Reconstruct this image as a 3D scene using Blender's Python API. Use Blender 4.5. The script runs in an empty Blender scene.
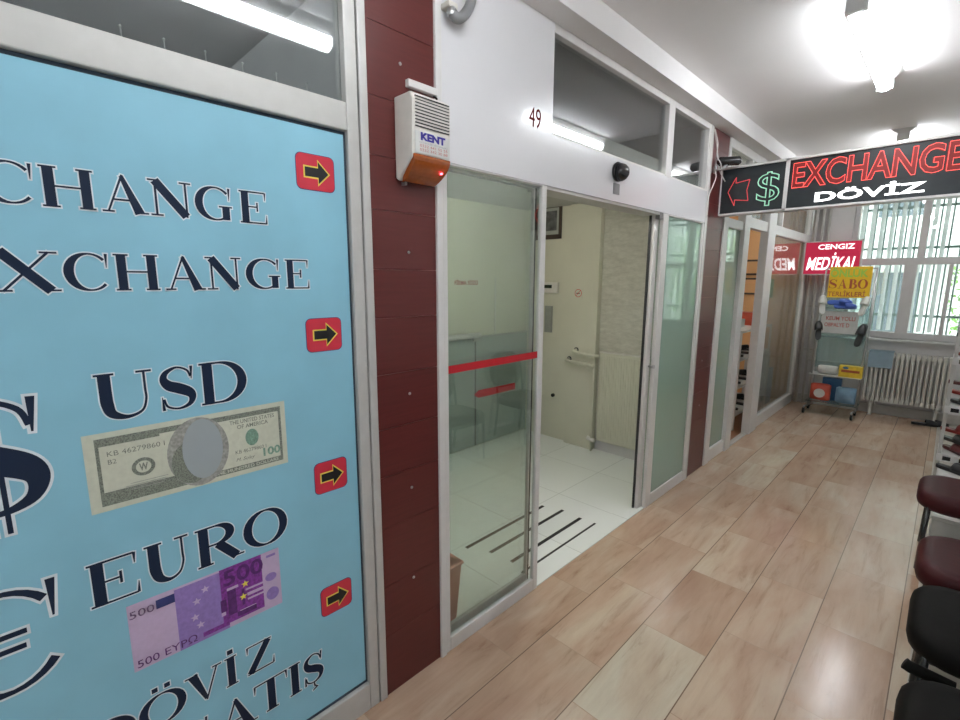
import bpy, bmesh, math, random
from mathutils import Vector, Matrix
random.seed(7)
PI = math.pi
S = bpy.context.scene
COL = S.collection
D, H = 1.463, 1.70          # camera distance from the shop fronts, eye height

# ------------------------------------------------------------------ materials
def nt(name):
    m = bpy.data.materials.new(name); m.use_nodes = True
    return m, m.node_tree.nodes, m.node_tree.links
def mat(name, col, rough=.5, metal=0, spec=.5, var=.06, scale=18, bump=0, coat=0, sub=0):
    m, N, L = nt(name); b = N['Principled BSDF']
    b.inputs['Roughness'].default_value = rough; b.inputs['Metallic'].default_value = metal
    b.inputs['Specular IOR Level'].default_value = spec; b.inputs['Coat Weight'].default_value = coat
    tc = N.new('ShaderNodeTexCoord'); n = N.new('ShaderNodeTexNoise'); n.inputs['Scale'].default_value = scale
    n.inputs['Detail'].default_value = 5; L.new(tc.outputs['Object'], n.inputs['Vector'])
    r = N.new('ShaderNodeValToRGB')
    a = [max(0, c*(1-var)) for c in col]; c2 = [min(1, c*(1+var)) for c in col]
    r.color_ramp.elements[0].color = (*a, 1); r.color_ramp.elements[1].color = (*c2, 1)
    r.color_ramp.elements[0].position = .3; r.color_ramp.elements[1].position = .7
    L.new(n.outputs['Fac'], r.inputs['Fac']); L.new(r.outputs['Color'], b.inputs['Base Color'])
    if bump:
        bp = N.new('ShaderNodeBump'); bp.inputs['Strength'].default_value = bump; bp.inputs['Distance'].default_value = .004
        L.new(n.outputs['Fac'], bp.inputs['Height']); L.new(bp.outputs['Normal'], b.inputs['Normal'])
    return m
def emis(name, col, st, base=None):
    m, N, L = nt(name); b = N['Principled BSDF']
    b.inputs['Base Color'].default_value = (*(base or col), 1)
    b.inputs['Emission Color'].default_value = (*col, 1); b.inputs['Emission Strength'].default_value = st
    return m
def glass(name, tint=(.93, .97, .95), gain=1.6, film=0, filmcol=(.7, .8, .75)):
    m, N, L = nt(name); N.remove(N['Principled BSDF']); out = N['Material Output']
    t = N.new('ShaderNodeBsdfTransparent'); t.inputs['Color'].default_value = (*tint, 1)
    g = N.new('ShaderNodeBsdfGlossy'); g.inputs['Roughness'].default_value = .015
    lw = N.new('ShaderNodeLayerWeight'); lw.inputs['Blend'].default_value = .5      # Facing = 1 - |cos|
    pw = N.new('ShaderNodeMath'); pw.operation = 'POWER'; pw.inputs[1].default_value = 4.2; L.new(lw.outputs['Facing'], pw.inputs[0])
    ma = N.new('ShaderNodeMath'); ma.operation = 'MULTIPLY_ADD'; ma.inputs[1].default_value = .95; ma.inputs[2].default_value = .045; L.new(pw.outputs[0], ma.inputs[0])
    mu = N.new('ShaderNodeMath'); mu.operation = 'MULTIPLY'; mu.inputs[1].default_value = gain*.6; mu.use_clamp = True
    L.new(ma.outputs[0], mu.inputs[0])
    base = t.outputs[0]
    if film:
        d = N.new('ShaderNodeBsdfTranslucent'); d.inputs['Color'].default_value = (*filmcol, 1)
        d2 = N.new('ShaderNodeBsdfDiffuse'); d2.inputs['Color'].default_value = (*filmcol, 1)
        a = N.new('ShaderNodeMixShader'); a.inputs[0].default_value = .5
        L.new(d.outputs[0], a.inputs[1]); L.new(d2.outputs[0], a.inputs[2])
        x = N.new('ShaderNodeMixShader'); x.inputs[0].default_value = film
        L.new(base, x.inputs[1]); L.new(a.outputs[0], x.inputs[2]); base = x.outputs[0]
    mx = N.new('ShaderNodeMixShader')
    L.new(mu.outputs[0], mx.inputs[0]); L.new(base, mx.inputs[1]); L.new(g.outputs[0], mx.inputs[2])
    L.new(mx.outputs[0], out.inputs['Surface'])
    return m

def marble_floor():
    m, N, L = nt('marble_tiles'); b = N['Principled BSDF']
    tc = N.new('ShaderNodeTexCoord'); mp = N.new('ShaderNodeMapping'); L.new(tc.outputs['Object'], mp.inputs['Vector'])
    mp.inputs['Rotation'].default_value = (0, 0, -PI/2); mp.inputs['Location'].default_value = (-.62*.7, .25, 0)
    br = N.new('ShaderNodeTexBrick'); L.new(mp.outputs[0], br.inputs['Vector'])
    br.inputs['Scale'].default_value = 1; br.inputs['Brick Width'].default_value = .63; br.inputs['Row Height'].default_value = .3055
    br.inputs['Mortar Size'].default_value = .0022; br.inputs['Mortar Smooth'].default_value = .3
    br.offset = .37; br.offset_frequency = 2
    br.inputs['Color1'].default_value = (0, 0, 0, 1); br.inputs['Color2'].default_value = (1, 1, 1, 1); br.inputs['Mortar'].default_value = (.5, .5, .5, 1)
    sx = N.new('ShaderNodeVectorMath'); sx.operation = 'SCALE'; sx.inputs['Scale'].default_value = 37
    L.new(br.outputs['Color'], sx.inputs[0])
    ad = N.new('ShaderNodeVectorMath'); L.new(tc.outputs['Object'], ad.inputs[0]); L.new(sx.outputs[0], ad.inputs[1])
    def noise(sc, rot, scale, det, ro, dist):
        m2 = N.new('ShaderNodeMapping'); m2.vector_type = 'POINT'; m2.inputs['Rotation'].default_value = (0, 0, rot); m2.inputs['Scale'].default_value = sc
        L.new(ad.outputs[0], m2.inputs['Vector'])
        n = N.new('ShaderNodeTexNoise'); n.inputs['Scale'].default_value = scale; n.inputs['Detail'].default_value = det; n.inputs['Roughness'].default_value = ro; n.inputs['Distortion'].default_value = dist
        L.new(m2.outputs[0], n.inputs['Vector']); return n.outputs['Fac']
    n = noise((3.0, 1.0, 1), .7, 1.5, 4, .5, .5)
    r = N.new('ShaderNodeValToRGB'); e = r.color_ramp.elements
    e[0].position = .25; e[0].color = (.43, .285, .205, 1); e[1].position = .8; e[1].color = (.59, .51, .405, 1)
    x = e.new(.5); x.color = (.53, .4, .3, 1)
    L.new(n, r.inputs['Fac'])
    n2 = noise((9, 1.2, 1), .75, 2.2, 9, .68, .6)
    r2 = N.new('ShaderNodeValToRGB'); q = r2.color_ramp.elements
    q[0].position = .3; q[0].color = (.7, .62, .58, 1); q[1].position = .62; q[1].color = (1.05, 1.05, 1.05, 1); y = q.new(.44); y.color = (.95, .93, .92, 1)
    L.new(n2, r2.inputs['Fac'])
    mm = N.new('ShaderNodeMixRGB'); mm.blend_type = 'MULTIPLY'; mm.inputs[0].default_value = .9
    L.new(r.outputs[0], mm.inputs[1]); L.new(r2.outputs[0], mm.inputs[2])
    # whole tile tint
    r3 = N.new('ShaderNodeValToRGB'); w = r3.color_ramp.elements; w[0].color = (.88, .8, .76, 1); w[1].color = (1.05, 1.17, 1.2, 1)
    w2 = w.new(.75); w2.color = (1.02, 1.0, .98, 1)
    L.new(br.outputs['Color'], r3.inputs['Fac'])
    m3 = N.new('ShaderNodeMixRGB'); m3.blend_type = 'MULTIPLY'; m3.inputs[0].default_value = 1
    L.new(mm.outputs[0], m3.inputs[1]); L.new(r3.outputs[0], m3.inputs[2])
    m4 = N.new('ShaderNodeMixRGB'); m4.inputs[2].default_value = (.13, .085, .06, 1)
    sp = N.new('ShaderNodeSeparateXYZ'); L.new(tc.outputs['Object'], sp.inputs[0])
    def mth(op, a, c=None):
        q_ = N.new('ShaderNodeMath'); q_.operation = op; L.new(a, q_.inputs[0])
        if c is not None: q_.inputs[1].default_value = c
        return q_.outputs[0]
    fr = mth('FRACT', mth('DIVIDE', mth('SUBTRACT', sp.outputs['X'], .25-.0015-3.055), .3055)); ln = mth('LESS_THAN', fr, .0145)
    fb = mth('MULTIPLY', br.outputs['Fac'], .25); mxx = N.new('ShaderNodeMath'); mxx.operation = 'MAXIMUM'; L.new(mth('MULTIPLY', ln, .85), mxx.inputs[0]); L.new(fb, mxx.inputs[1])
    L.new(mxx.outputs[0], m4.inputs[0]); L.new(m3.outputs[0], m4.inputs[1])
    L.new(m4.outputs[0], b.inputs['Base Color']); b.inputs['Roughness'].default_value = .22
    b.inputs['Specular IOR Level'].default_value = .5
    b.inputs['Roughness'].default_value = .18
    return m
def tile_white():
    m, N, L = nt('white_tiles'); b = N['Principled BSDF']
    tc = N.new('ShaderNodeTexCoord'); br = N.new('ShaderNodeTexBrick'); L.new(tc.outputs['Object'], br.inputs['Vector'])
    br.inputs['Scale'].default_value = 1; br.inputs['Brick Width'].default_value = .6; br.inputs['Row Height'].default_value = .6; br.offset = 0
    br.inputs['Mortar Size'].default_value = .002; br.inputs['Color1'].default_value = (.84, .86, .83, 1); br.inputs['Color2'].default_value = (.81, .83, .8, 1); br.inputs['Mortar'].default_value = (.5, .51, .48, 1)
    L.new(br.outputs['Color'], b.inputs['Base Color']); b.inputs['Roughness'].default_value = .2
    return m
def wood_red():
    m, N, L = nt('red_wood_cladding'); b = N['Principled BSDF']
    tc = N.new('ShaderNodeTexCoord'); mp = N.new('ShaderNodeMapping'); mp.inputs['Scale'].default_value = (6, 4, 60)
    L.new(tc.outputs['Object'], mp.inputs['Vector'])
    n = N.new('ShaderNodeTexNoise'); n.inputs['Scale'].default_value = 1.5; n.inputs['Detail'].default_value = 6; L.new(mp.outputs[0], n.inputs['Vector'])
    r = N.new('ShaderNodeValToRGB'); r.color_ramp.elements[0].color = (.085, .016, .014, 1); r.color_ramp.elements[1].color = (.135, .024, .022, 1)
    L.new(n.outputs['Fac'], r.inputs['Fac']); L.new(r.outputs[0], b.inputs['Base Color'])
    b.inputs['Roughness'].default_value = .33
    return m
def stone_wall():
    m, N, L = nt('speckled_stone'); b = N['Principled BSDF']
    tc = N.new('ShaderNodeTexCoord'); mp = N.new('ShaderNodeMapping'); mp.inputs['Scale'].default_value = (4, 4, 12); L.new(tc.outputs['Object'], mp.inputs['Vector'])
    n = N.new('ShaderNodeTexNoise'); n.inputs['Scale'].default_value = 3; n.inputs['Detail'].default_value = 10; n.inputs['Roughness'].default_value = .7; L.new(mp.outputs[0], n.inputs['Vector'])
    r = N.new('ShaderNodeValToRGB'); e = r.color_ramp.elements; e[0].position = .32; e[1].position = .66; e[0].color = (.44, .42, .35, 1); e[1].color = (.6, .58, .5, 1)
    L.new(n.outputs['Fac'], r.inputs['Fac']); L.new(r.outputs[0], b.inputs['Base Color']); b.inputs['Roughness'].default_value = .5
    return m
def leafmat():
    return mat('leaves', (.16, .3, .06), .6, var=.5, scale=5)

M = dict(
 floor=marble_floor(), tiles=tile_white(), red=wood_red(), stone=stone_wall(), leaf=leafmat(),
 paving=mat('border_stone', (.42, .38, .33), .3, var=.12, scale=6),
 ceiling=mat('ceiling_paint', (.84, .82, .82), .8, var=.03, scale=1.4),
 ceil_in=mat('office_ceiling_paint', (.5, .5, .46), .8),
 plaster=mat('white_plaster', (.78, .765, .76), .75, var=.05, scale=2),
 wallgrey=mat('grey_wall_paint', (.6, .585, .58), .6, var=.05, scale=3),
 cream=mat('cream_paint', (.62, .605, .49), .5, var=.03, scale=3),
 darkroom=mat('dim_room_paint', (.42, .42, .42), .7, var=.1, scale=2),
 orange=mat('orange_wall_paint', (.78, .43, .2), .7, var=.05, scale=3),
 white=mat('white_lacquered_panel', (.72, .71, .73), .2, var=.015, scale=2, coat=.25),
 alu=mat('white_aluminium', (.66, .645, .63), .35, var=.03),
 silver=mat('silver_aluminium', (.53, .52, .5), .38, metal=.15, var=.04),
 rubber=mat('black_rubber', (.018, .018, .018), .6),
 steel=mat('brushed_steel', (.5, .5, .5), .3, metal=.9),
 groove=mat('panel_joint', (.3, .15, .13), .6),  # joints coloured lighter to paint in the highlights between the boards
 blue=mat('printed_light_blue', (.26, .54, .68), .42, var=.05, scale=5),
 navy=mat('navy_print', (.006, .016, .045), .45, spec=.3), whiteprint=mat('white_print', (.75, .8, .85), .5),
 backing=mat('dark_panel_edge', (.03, .05, .08), .5),
 stick=mat('red_sticker', (.62, .03, .06), .35), yellow=mat('yellow_print', (.8, .66, .1), .4), black=mat('black_print', (.01, .01, .012), .45),
 bill=mat('cream_banknote_paper', (.6, .61, .5), .5, var=.05, scale=60), billd=mat('banknote_green_grey', (.2, .22, .18), .5, var=.5, scale=300),
 billm=mat('banknote_mid_grey', (.33, .33, .3), .5, var=.25, scale=120), oval=mat('plain_grey_oval', (.34, .38, .4), .5, var=.01), mint=mat('banknote_green', (.2, .34, .26), .5, var=.3, scale=200),
 pink=mat('pink_banknote_paper', (.56, .43, .62), .5, var=.04, scale=60), lilac=mat('lilac_print', (.3, .2, .52), .5, var=.1, scale=80), purple=mat('purple_print', (.22, .04, .3), .5, var=.35, scale=120), dpurple=mat('dark_purple_print', (.1, .02, .15), .5, var=.3, scale=90), euroblue=mat('blue_print', (.03, .04, .18), .5),
 gl=glass('clear_pane', gain=2.6), gl_shop=glass('shop_window_pane', (.88, .92, .9), 1.7, .12, (.6, .62, .6)), gl_dark=glass('transom_pane', (.85, .87, .87), 3.0), gl_film=glass('filmed_pane', (.8, .9, .85), 1.8, .62, (.55, .7, .62)), gl_counter=glass('counter_pane', (.8, .88, .87), 1.3, .8, (.66, .73, .7)),  # shop pane: its grey film layer imitates the grey reflections on the glass
 redtape=mat('red_tape', (.5, .01, .02), .4),
 grip=mat('black_grip_tape', (.02, .02, .018), .8), grip2=mat('worn_grip_tape', (.04, .04, .035), .8),
 terracotta=mat('terracotta_plastic', (.68, .22, .17), .5),
 sirenw=mat('siren_white_plastic', (.66, .63, .58), .4), amber=mat('amber_lens', (.34, .08, .015), .15, coat=.6, var=.2, scale=30), bluetext=mat('blue_lettering', (.03, .02, .25), .4), redtext=mat('faded_red_lettering', (.5, .12, .1), .5), greytext=mat('grey_lettering', (.3, .3, .32), .5),
 greyp=mat('grey_paint', (.22, .22, .225), .5), blackp=mat('black_plastic', (.015, .016, .018), .2, coat=.3),
 signblack=mat('sign_face_black', (.022, .028, .032), .3, var=.1),
 ledred=emis('red_led', (1, .1, .08), 1.0), ledarrow=emis('dim_red_led', (.8, .08, .09), .22), ledgreen=emis('green_led', (.35, .7, .5), .22), ledwhite=emis('white_lit_letters', (1, 1, 1), 1.1), ledredback=mat('dark_red_letter_face', (.22, .015, .015), .4),
 medred=emis('backlit_crimson', (.6, .012, .06), .22, base=(.4, .01, .05)), medwhite=emis('backlit_white', (1, .94, .97), .65),
 tube=emis('fluorescent_tube', (.93, .97, 1), 16), tubein=emis('office_tube', (1, .98, .88), 44), fix=mat('lamp_housing', (.7, .7, .7), .4),
 paper=mat('white_paper', (.6, .6, .58), .6), yel=mat('yellow_card', (.8, .5, .02), .5), green=mat('green_lettering', (.35, .6, .08), .5), brownred=mat('brown_red_lettering', (.4, .08, .03), .5),
 bagred=mat('red_packaging', (.62, .1, .06), .35, var=.15, scale=10), bagblue=mat('blue_packaging', (.2, .35, .5), .35, var=.2, scale=12), boxblue=mat('blue_box', (.04, .16, .36), .4), boxyel=mat('yellow_box', (.75, .52, .04), .4, var=.15, scale=20),
 acryl=glass('acrylic_sheet', (.85, .93, .92), 1.6, .25, (.55, .66, .66)),
 vinyl_m=mat('maroon_vinyl', (.045, .007, .009), .45, spec=.16, var=.1, bump=.1, scale=40), vinyl_b=mat('black_vinyl', (.006, .0055, .005), .6, spec=.1, var=.1, bump=.1, scale=40),
 rad=mat('radiator_enamel', (.62, .61, .56), .4, var=.04), pipe=mat('pipe_paint', (.5, .48, .45), .45),
 shoem=mat('maroon_rubber', (.085, .01, .012), .4), shoeb=mat('black_leather', (.02, .02, .022), .35), shoew=mat('white_clog_rubber', (.62, .62, .58), .4), shoebl=mat('blue_clog_rubber', (.04, .1, .42), .35), shoered=mat('bright_red_rubber', (.22, .02, .018), .4),
 framebr=mat('dark_brown_frame', (.05, .03, .02), .4), photo=mat('dark_photo_print', (.1, .1, .1), .4, var=.7, scale=14), mount=mat('grey_photo_mount', (.36, .37, .33), .5),
 house=mat('pale_facade', (.75, .75, .73), .8, var=.05, scale=1), pane=mat('dark_window_pane', (.12, .15, .17), .1), bark=mat('bark', (.1, .07, .05), .8), ground=mat('pale_ground', (.4, .4, .38), .9),
 blind=mat('white_blind_fabric', (.85, .86, .85), .6), grille=mat('grey_green_bar', (.18, .24, .22), .4), wood=mat('orange_floor_wood', (.35, .17, .09), .35), lightblue=mat('pale_blue_cloth', (.3, .4, .48), .7),
 poster=mat('green_sheet', (.2, .5, .25), .5), redsign=mat('no_smoking_red', (.6, .05, .04), .4), lcd=mat('dark_display', (.02, .03, .02), .2), switchg=mat('grey_switch_plastic', (.3, .31, .28), .4), white2=mat('office_door_white', (.6, .6, .5), .35),
)

# ------------------------------------------------------------------ mesh helpers
def worldloc(o):
    v = Vector((0, 0, 0))
    while o: v += o.location; o = o.parent
    return v
class MB:
    def __init__(s): s.v = []; s.f = []
    def add(s, vs, fs):
        k = len(s.v); s.v += [Vector(v) for v in vs]; s.f += [tuple(i+k for i in f) for f in fs]; return s
    def box(s, a, b):
        x0, y0, z0 = [min(p, q) for p, q in zip(a, b)]; x1, y1, z1 = [max(p, q) for p, q in zip(a, b)]
        return s.add([(x0,y0,z0),(x1,y0,z0),(x1,y1,z0),(x0,y1,z0),(x0,y0,z1),(x1,y0,z1),(x1,y1,z1),(x0,y1,z1)],
                     [(0,3,2,1),(4,5,6,7),(0,1,5,4),(1,2,6,5),(2,3,7,6),(3,0,4,7)])
    def tube(s, pts, r, n=12, cap=True):
        pts = [Vector(p) for p in pts]; R = r if isinstance(r, (list, tuple)) else [r]*len(pts)
        vs = []; prev = None
        for i, p in enumerate(pts):
            d = (pts[min(i+1, len(pts)-1)] - pts[max(i-1, 0)]).normalized()
            if prev is None:
                a = d.orthogonal().normalized()
            else:
                a = (prev - d*prev.dot(d)).normalized()
            prev = a; b = d.cross(a)
            vs += [p + (a*math.cos(2*PI*k/n) + b*math.sin(2*PI*k/n))*R[i] for k in range(n)]
        fs = [(i*n+k, i*n+(k+1) % n, (i+1)*n+(k+1) % n, (i+1)*n+k) for i in range(len(pts)-1) for k in range(n)]
        if cap: fs += [tuple(range(n-1, -1, -1)), tuple((len(pts)-1)*n+k for k in range(n))]
        return s.add(vs, fs)
    def prism(s, poly, O, U, V, N, t):     # poly in (u,v), extruded t along N from plane O
        O, U, V, N = map(Vector, (O, U, V, N)); n = len(poly)
        a = [O+U*u+V*v for u, v in poly]; b = [p+N*t for p in a]
        return s.add(a+b, [tuple(range(n-1, -1, -1)), tuple(range(n, 2*n))] + [(i, (i+1) % n, n+(i+1) % n, n+i) for i in range(n)])
    def loft(s, rings, cap=True):
        n = len(rings[0]); vs = [p for r in rings for p in r]
        fs = [(i*n+k, i*n+(k+1) % n, (i+1)*n+(k+1) % n, (i+1)*n+k) for i in range(len(rings)-1) for k in range(n)]
        if cap: fs += [tuple(range(n-1, -1, -1)), tuple((len(rings)-1)*n+k for k in range(n))]
        return s.add(vs, fs)
    def lathe(s, c, prof, n=24, ax='z'):
        rings = []
        for r, h in prof:
            ring = []
            for k in range(n):
                a = 2*PI*k/n; x, y = r*math.cos(a), r*math.sin(a)
                p = {'z': (x, y, h), 'x': (h, x, y), 'y': (y, h, x)}[ax]
                ring.append(Vector(c)+Vector(p))
            rings.append(ring)
        return s.loft(rings)
    def build(s, name, m, parent=None, bevel=0, smooth=False, sub=0, local=False):
        me = bpy.data.meshes.new(name); off = Vector((0, 0, 0)) if (local or parent is None) else worldloc(parent)
        me.from_pydata([v-off for v in s.v], [], s.f)
        bm = bmesh.new(); bm.from_mesh(me); bmesh.ops.recalc_face_normals(bm, faces=bm.faces); bm.to_mesh(me); bm.free()
        me.materials.append(M[m]); o = bpy.data.objects.new(name, me); COL.objects.link(o); o.parent = parent
        if bevel:
            b = o.modifiers.new('bevel', 'BEVEL'); b.width = bevel; b.segments = 2; b.limit_method = 'ANGLE'; b.angle_limit = .7
        if sub:
            q = o.modifiers.new('sub', 'SUBSURF'); q.levels = sub; q.render_levels = sub
        if smooth or sub:
            for p in me.polygons: p.use_smooth = True
        return o
def boxo(name, a, b, m, parent=None, bevel=0): return MB().box(a, b).build(name, m, parent, bevel)
def tag(o, label=None, cat=None, group=None, kind=None):
    if label: o['label'] = label
    if cat: o['category'] = cat
    if group: o['group'] = group
    if kind: o['kind'] = kind
    return o
def thing(name, loc, label, cat, group=None, kind=None):
    o = bpy.data.objects.new(name, None); COL.objects.link(o); o.location = loc; o.empty_display_size = .05
    return tag(o, label, cat, group, kind)
def struct(o): o['kind'] = 'structure'; return o
def copy_tree(o, parent=None):
    c = o.copy(); COL.objects.link(c); c.parent = parent
    for ch in list(o.children): copy_tree(ch, c)
    return c

# planes: O, U, V, N
def PX(x): return (Vector((x, 0, 0)), Vector((0, 1, 0)), Vector((0, 0, 1)), Vector((1, 0, 0)))
def PY(y): return (Vector((0, y, 0)), Vector((1, 0, 0)), Vector((0, 0, 1)), Vector((0, -1, 0)))
def P3(pl, u, v, n=0): return pl[0]+pl[1]*u+pl[2]*v+pl[3]*n
def flat(name, polys, m, pl, n, parent, t=.0006):
    b = MB()
    for k_, p in enumerate(polys): b.prism(p, pl[0]+pl[3]*(n+.00007*k_), pl[1], pl[2], pl[3], t)
    return b.build(name, m, parent)
def rect(u0, v0, u1, v1): return [(u0, v0), (u1, v0), (u1, v1), (u0, v1)]
def rrect(u0, v0, u1, v1, r, k=5):
    out = []
    for cx, cy, a0 in ((u1-r, v0+r, -90), (u1-r, v1-r, 0), (u0+r, v1-r, 90), (u0+r, v0+r, 180)):
        for i in range(k+1):
            a = math.radians(a0+90*i/k); out.append((cx+r*math.cos(a), cy+r*math.sin(a)))
    return out
def oval(cx, cy, rx, ry, n=32): return [(cx+rx*math.cos(2*PI*i/n), cy+ry*math.sin(2*PI*i/n)) for i in range(n)]
def starp(cx, cy, r):
    return [(cx+(r if i % 2 == 0 else r*.42)*math.cos(PI/2+PI*i/5), cy+(r if i % 2 == 0 else r*.42)*math.sin(PI/2+PI*i/5)) for i in range(10)]

def text(name, s, box, m, pl, n, parent, off=0, shear=0, outline=0, mirror=False, ext=0):
    """sans lettering stretched into box (u0,v0,u1,v1) on plane pl"""
    cu = bpy.data.curves.new(name, 'FONT'); cu.body = s; cu.size = 1; cu.offset = off; cu.shear = shear; cu.resolution_u = 3
    if outline: cu.fill_mode = 'NONE'; cu.bevel_depth = outline; cu.bevel_resolution = 0
    o = bpy.data.objects.new(name, cu); COL.objects.link(o)
    dg = bpy.context.evaluated_depsgraph_get(); me = bpy.data.meshes.new_from_object(o.evaluated_get(dg))
    bpy.data.objects.remove(o); bpy.data.curves.remove(cu)
    xs = [v.co.x for v in me.vertices]; ys = [v.co.y for v in me.vertices]
    x0, x1, y0, y1 = min(xs), max(xs), min(ys), max(ys); u0, v0, u1, v1 = box
    wl = worldloc(parent) if parent else Vector((0, 0, 0))
    for v in me.vertices:
        a = (v.co.x-x0)/(x1-x0); b = (v.co.y-y0)/(y1-y0)
        if mirror: a = 1-a
        v.co = P3(pl, u0+(u1-u0)*a, v0+(v1-v0)*b, n+v.co.z*(v1-v0)) - wl
    me.name = name; me.materials.clear(); me.materials.append(M[m])
    ob = bpy.data.objects.new(name, me); COL.objects.link(ob); ob.parent = parent
    return ob

# ------------------------------------------------------------------ serif alphabet as variable-width strokes
TK, TN = .215, .045
def cat_rom(pts, k=6):
    P = [pts[0]]+list(pts)+[pts[-1]]; out = []
    for i in range(1, len(P)-2):
        for j in range(k):
            t = j/k
            out.append(tuple(.5*((2*P[i][c])+(-P[i-1][c]+P[i+1][c])*t+(2*P[i-1][c]-5*P[i][c]+4*P[i+1][c]-P[i+2][c])*t*t+(-P[i-1][c]+3*P[i][c]-3*P[i+1][c]+P[i+2][c])*t**3) for c in range(3)))
    out.append(tuple(pts[-1])); return out
def glyph(ch, W):
    T, t = TK, TN; h = T/2; G = []
    def st(*p): G.append([tuple(q) for q in p])
    def serif(x, y, a=.17): yy = y+(t/2 if y < .5 else -t/2); st((x-a, yy, t), (x+a, yy, t))
    def stem(x, w=T, a=.17, y0=0, y1=1): st((x, y0, w), (x, y1, w)); serif(x, 0, a); serif(x, 1, a)
    def arc(cx, cy, rx, ry, a0, a1, side=0, T=T, n=28):
        L = []
        for i in range(n+1):
            a = math.radians(a0+(a1-a0)*i/n); c = math.cos(a)
            k = abs(c)**1.4
            if side and c*side < 0: k *= .25
            L.append((cx+rx*c, cy+ry*math.sin(a), t+(T-t)*k))
        G.append(L)
    m = .12
    if ch in 'HI':
        if ch == 'H': stem(.19); stem(W-.19); st((.19, .52, t), (W-.19, .52, t))
        else: stem(W/2)
    elif ch == 'İ': stem(W/2); st((W/2, 1.1, .16), (W/2, 1.25, .16))
    elif ch == 'A':
        st((W/2, 1, .05), (W*.15, .02, t)); st((W/2-.02, .97, .1), (W-.2, 0, T+.02)); st((W*.25, .34, t), (W*.72, .34, t)); serif(W*.15, 0, .13); serif(W-.16, 0, .17)
    elif ch == 'V':
        st((.2, 1, T+.02), (W/2+.02, .05, .1)); st((W-.14, .99, t), (W/2+.02, 0, .05)); serif(.17, 1); serif(W-.14, 1, .13)
    elif ch == 'N':
        st((.17, 0, t+.01), (.17, 1, t+.01)); st((W-.15, 0, t+.01), (W-.15, 1, t+.01)); st((.17, .97, T+.02), (W-.17, .03, T+.02)); serif(.17, 0, .15); serif(.12, 1, .12); serif(W-.15, 1, .15)
    elif ch == 'X':
        st((.19, .99, T+.02), (W-.19, .01, T+.02)); st((W-.17, .99, t+.01), (.17, .01, t+.01))
        for x in (.17, W-.17): serif(x, 0, .17); serif(x, 1, .17)
    elif ch in 'CG€':
        arc(W*.54, .5, W*.54-h*.7, .48, 42, 318 if ch != '€' else 322, -1)
        st((W-.06, .62, .015), (W-.05, .99, .07))
        if ch == 'G': st((W-.16, .03, T), (W-.16, .42, T)); st((W-.36, .42, t), (W+.02, .42, t))
        if ch == '€': st((-.08, .57, .05), (W*.72, .57, .05)); st((-.08, .43, .05), (W*.7, .43, .05))
    elif ch in 'OÖ':
        arc(W/2, .5, W/2-h*.8, .48, 0, 360)
        if ch == 'Ö':
            for d in (-.15, .15): st((W/2+d, 1.1, .14), (W/2+d, 1.24, .14))
    elif ch in 'EF':
        stem(.2); st((.2, .98, t), (W-.04, .98, t)); st((W-.04, .74, .015), (W-.035, .99, .06)); st((.2, .52, t), (W*.66, .52, t)); st((W*.66, .38, .05), (W*.66, .66, .05))
        st((.2, .02, t), (W-.02, .02, t)); st((W, .28, .015), (W-.02, .01, .06))
    elif ch == 'D':
        stem(.2); arc(W*.42, .5, W*.58-h*.8, .48, -90, 90, 1); st((.2, .98, t), (W*.43, .98, t)); st((.2, .02, t), (W*.43, .02, t))
    elif ch in 'RBP':
        stem(.2); arc(W*.45, .74, W*.4-h*.6, .24, -90, 90, 1, TK*.95); st((.2, .98, t), (W*.46, .98, t)); st((.2, .5, t), (W*.46, .5, t))
        if ch == 'R': st((W*.5, .5, T), (W-.1, .01, T)); serif(W-.06, 0, .14)
        if ch == 'B': arc(W*.5, .26, W*.48-h*.6, .24, -90, 90, 1); st((.2, .02, t), (W*.5, .02, t))
    elif ch == 'U':
        G.append(cat_rom([(.22, 1, T), (.22, .6, T), (.23, .34, T), (.3, .13, T*.8), (W*.52, .03, .08), (W-.25, .12, .05), (W-.16, .36, t), (W-.16, .6, t), (W-.16, 1, t)])); serif(.22, 1); serif(W-.16, 1, .14)
    elif ch in 'SŞ$':
        w = W
        G.append(cat_rom([(.84*w, .74, t), (.76*w, .89, t), (.5*w, .975, t), (.23*w, .88, .1), (.15*w, .73, .15), (.27*w, .58, T), (.52*w, .49, T*1.1), (.77*w, .38, T), (.85*w, .25, .15), (.76*w, .1, .09), (.48*w, .025, t), (.2*w, .1, t), (.12*w, .28, t)]))
        st((.86*w, .68, .015), (.88*w, .98, .06)); st((.1*w, .02, .06), (.08*w, .33, .015))
        if ch == 'Ş': st((w/2, 0, .04), (w/2, -.1, .05)); st((w/2, -.1, .05), (w/2+.09, -.17, .08), (w/2-.06, -.24, .03))
        if ch == '$':
            for d in (-.05, .05): st((w/2+d, -.16, .035), (w/2+d, 1.14, .035))
    elif ch == 'Z':
        st((.1, .98, t), (W-.06, .98, t)); st((W-.16, .97, T), (.14, .03, T)); st((.06, .02, t), (W-.03, .02, t)); st((.08, .76, .015), (.09, .99, .06)); st((W, .27, .015), (W-.02, .01, .06))
    elif ch == 'T':
        st((W/2, 0, T), (W/2, 1, T)); serif(W/2, 0, .17); st((.02, .98, t), (W-.02, .98, t)); st((.02, .74, .015), (.03, .99, .06)); st((W-.02, .74, .015), (W-.03, .99, .06))
    elif ch == 'L':
        stem(.2); st((.2, .02, t), (W-.02, .02, t)); st((W, .3, .015), (W-.02, .01, .06))
    return G
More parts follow.
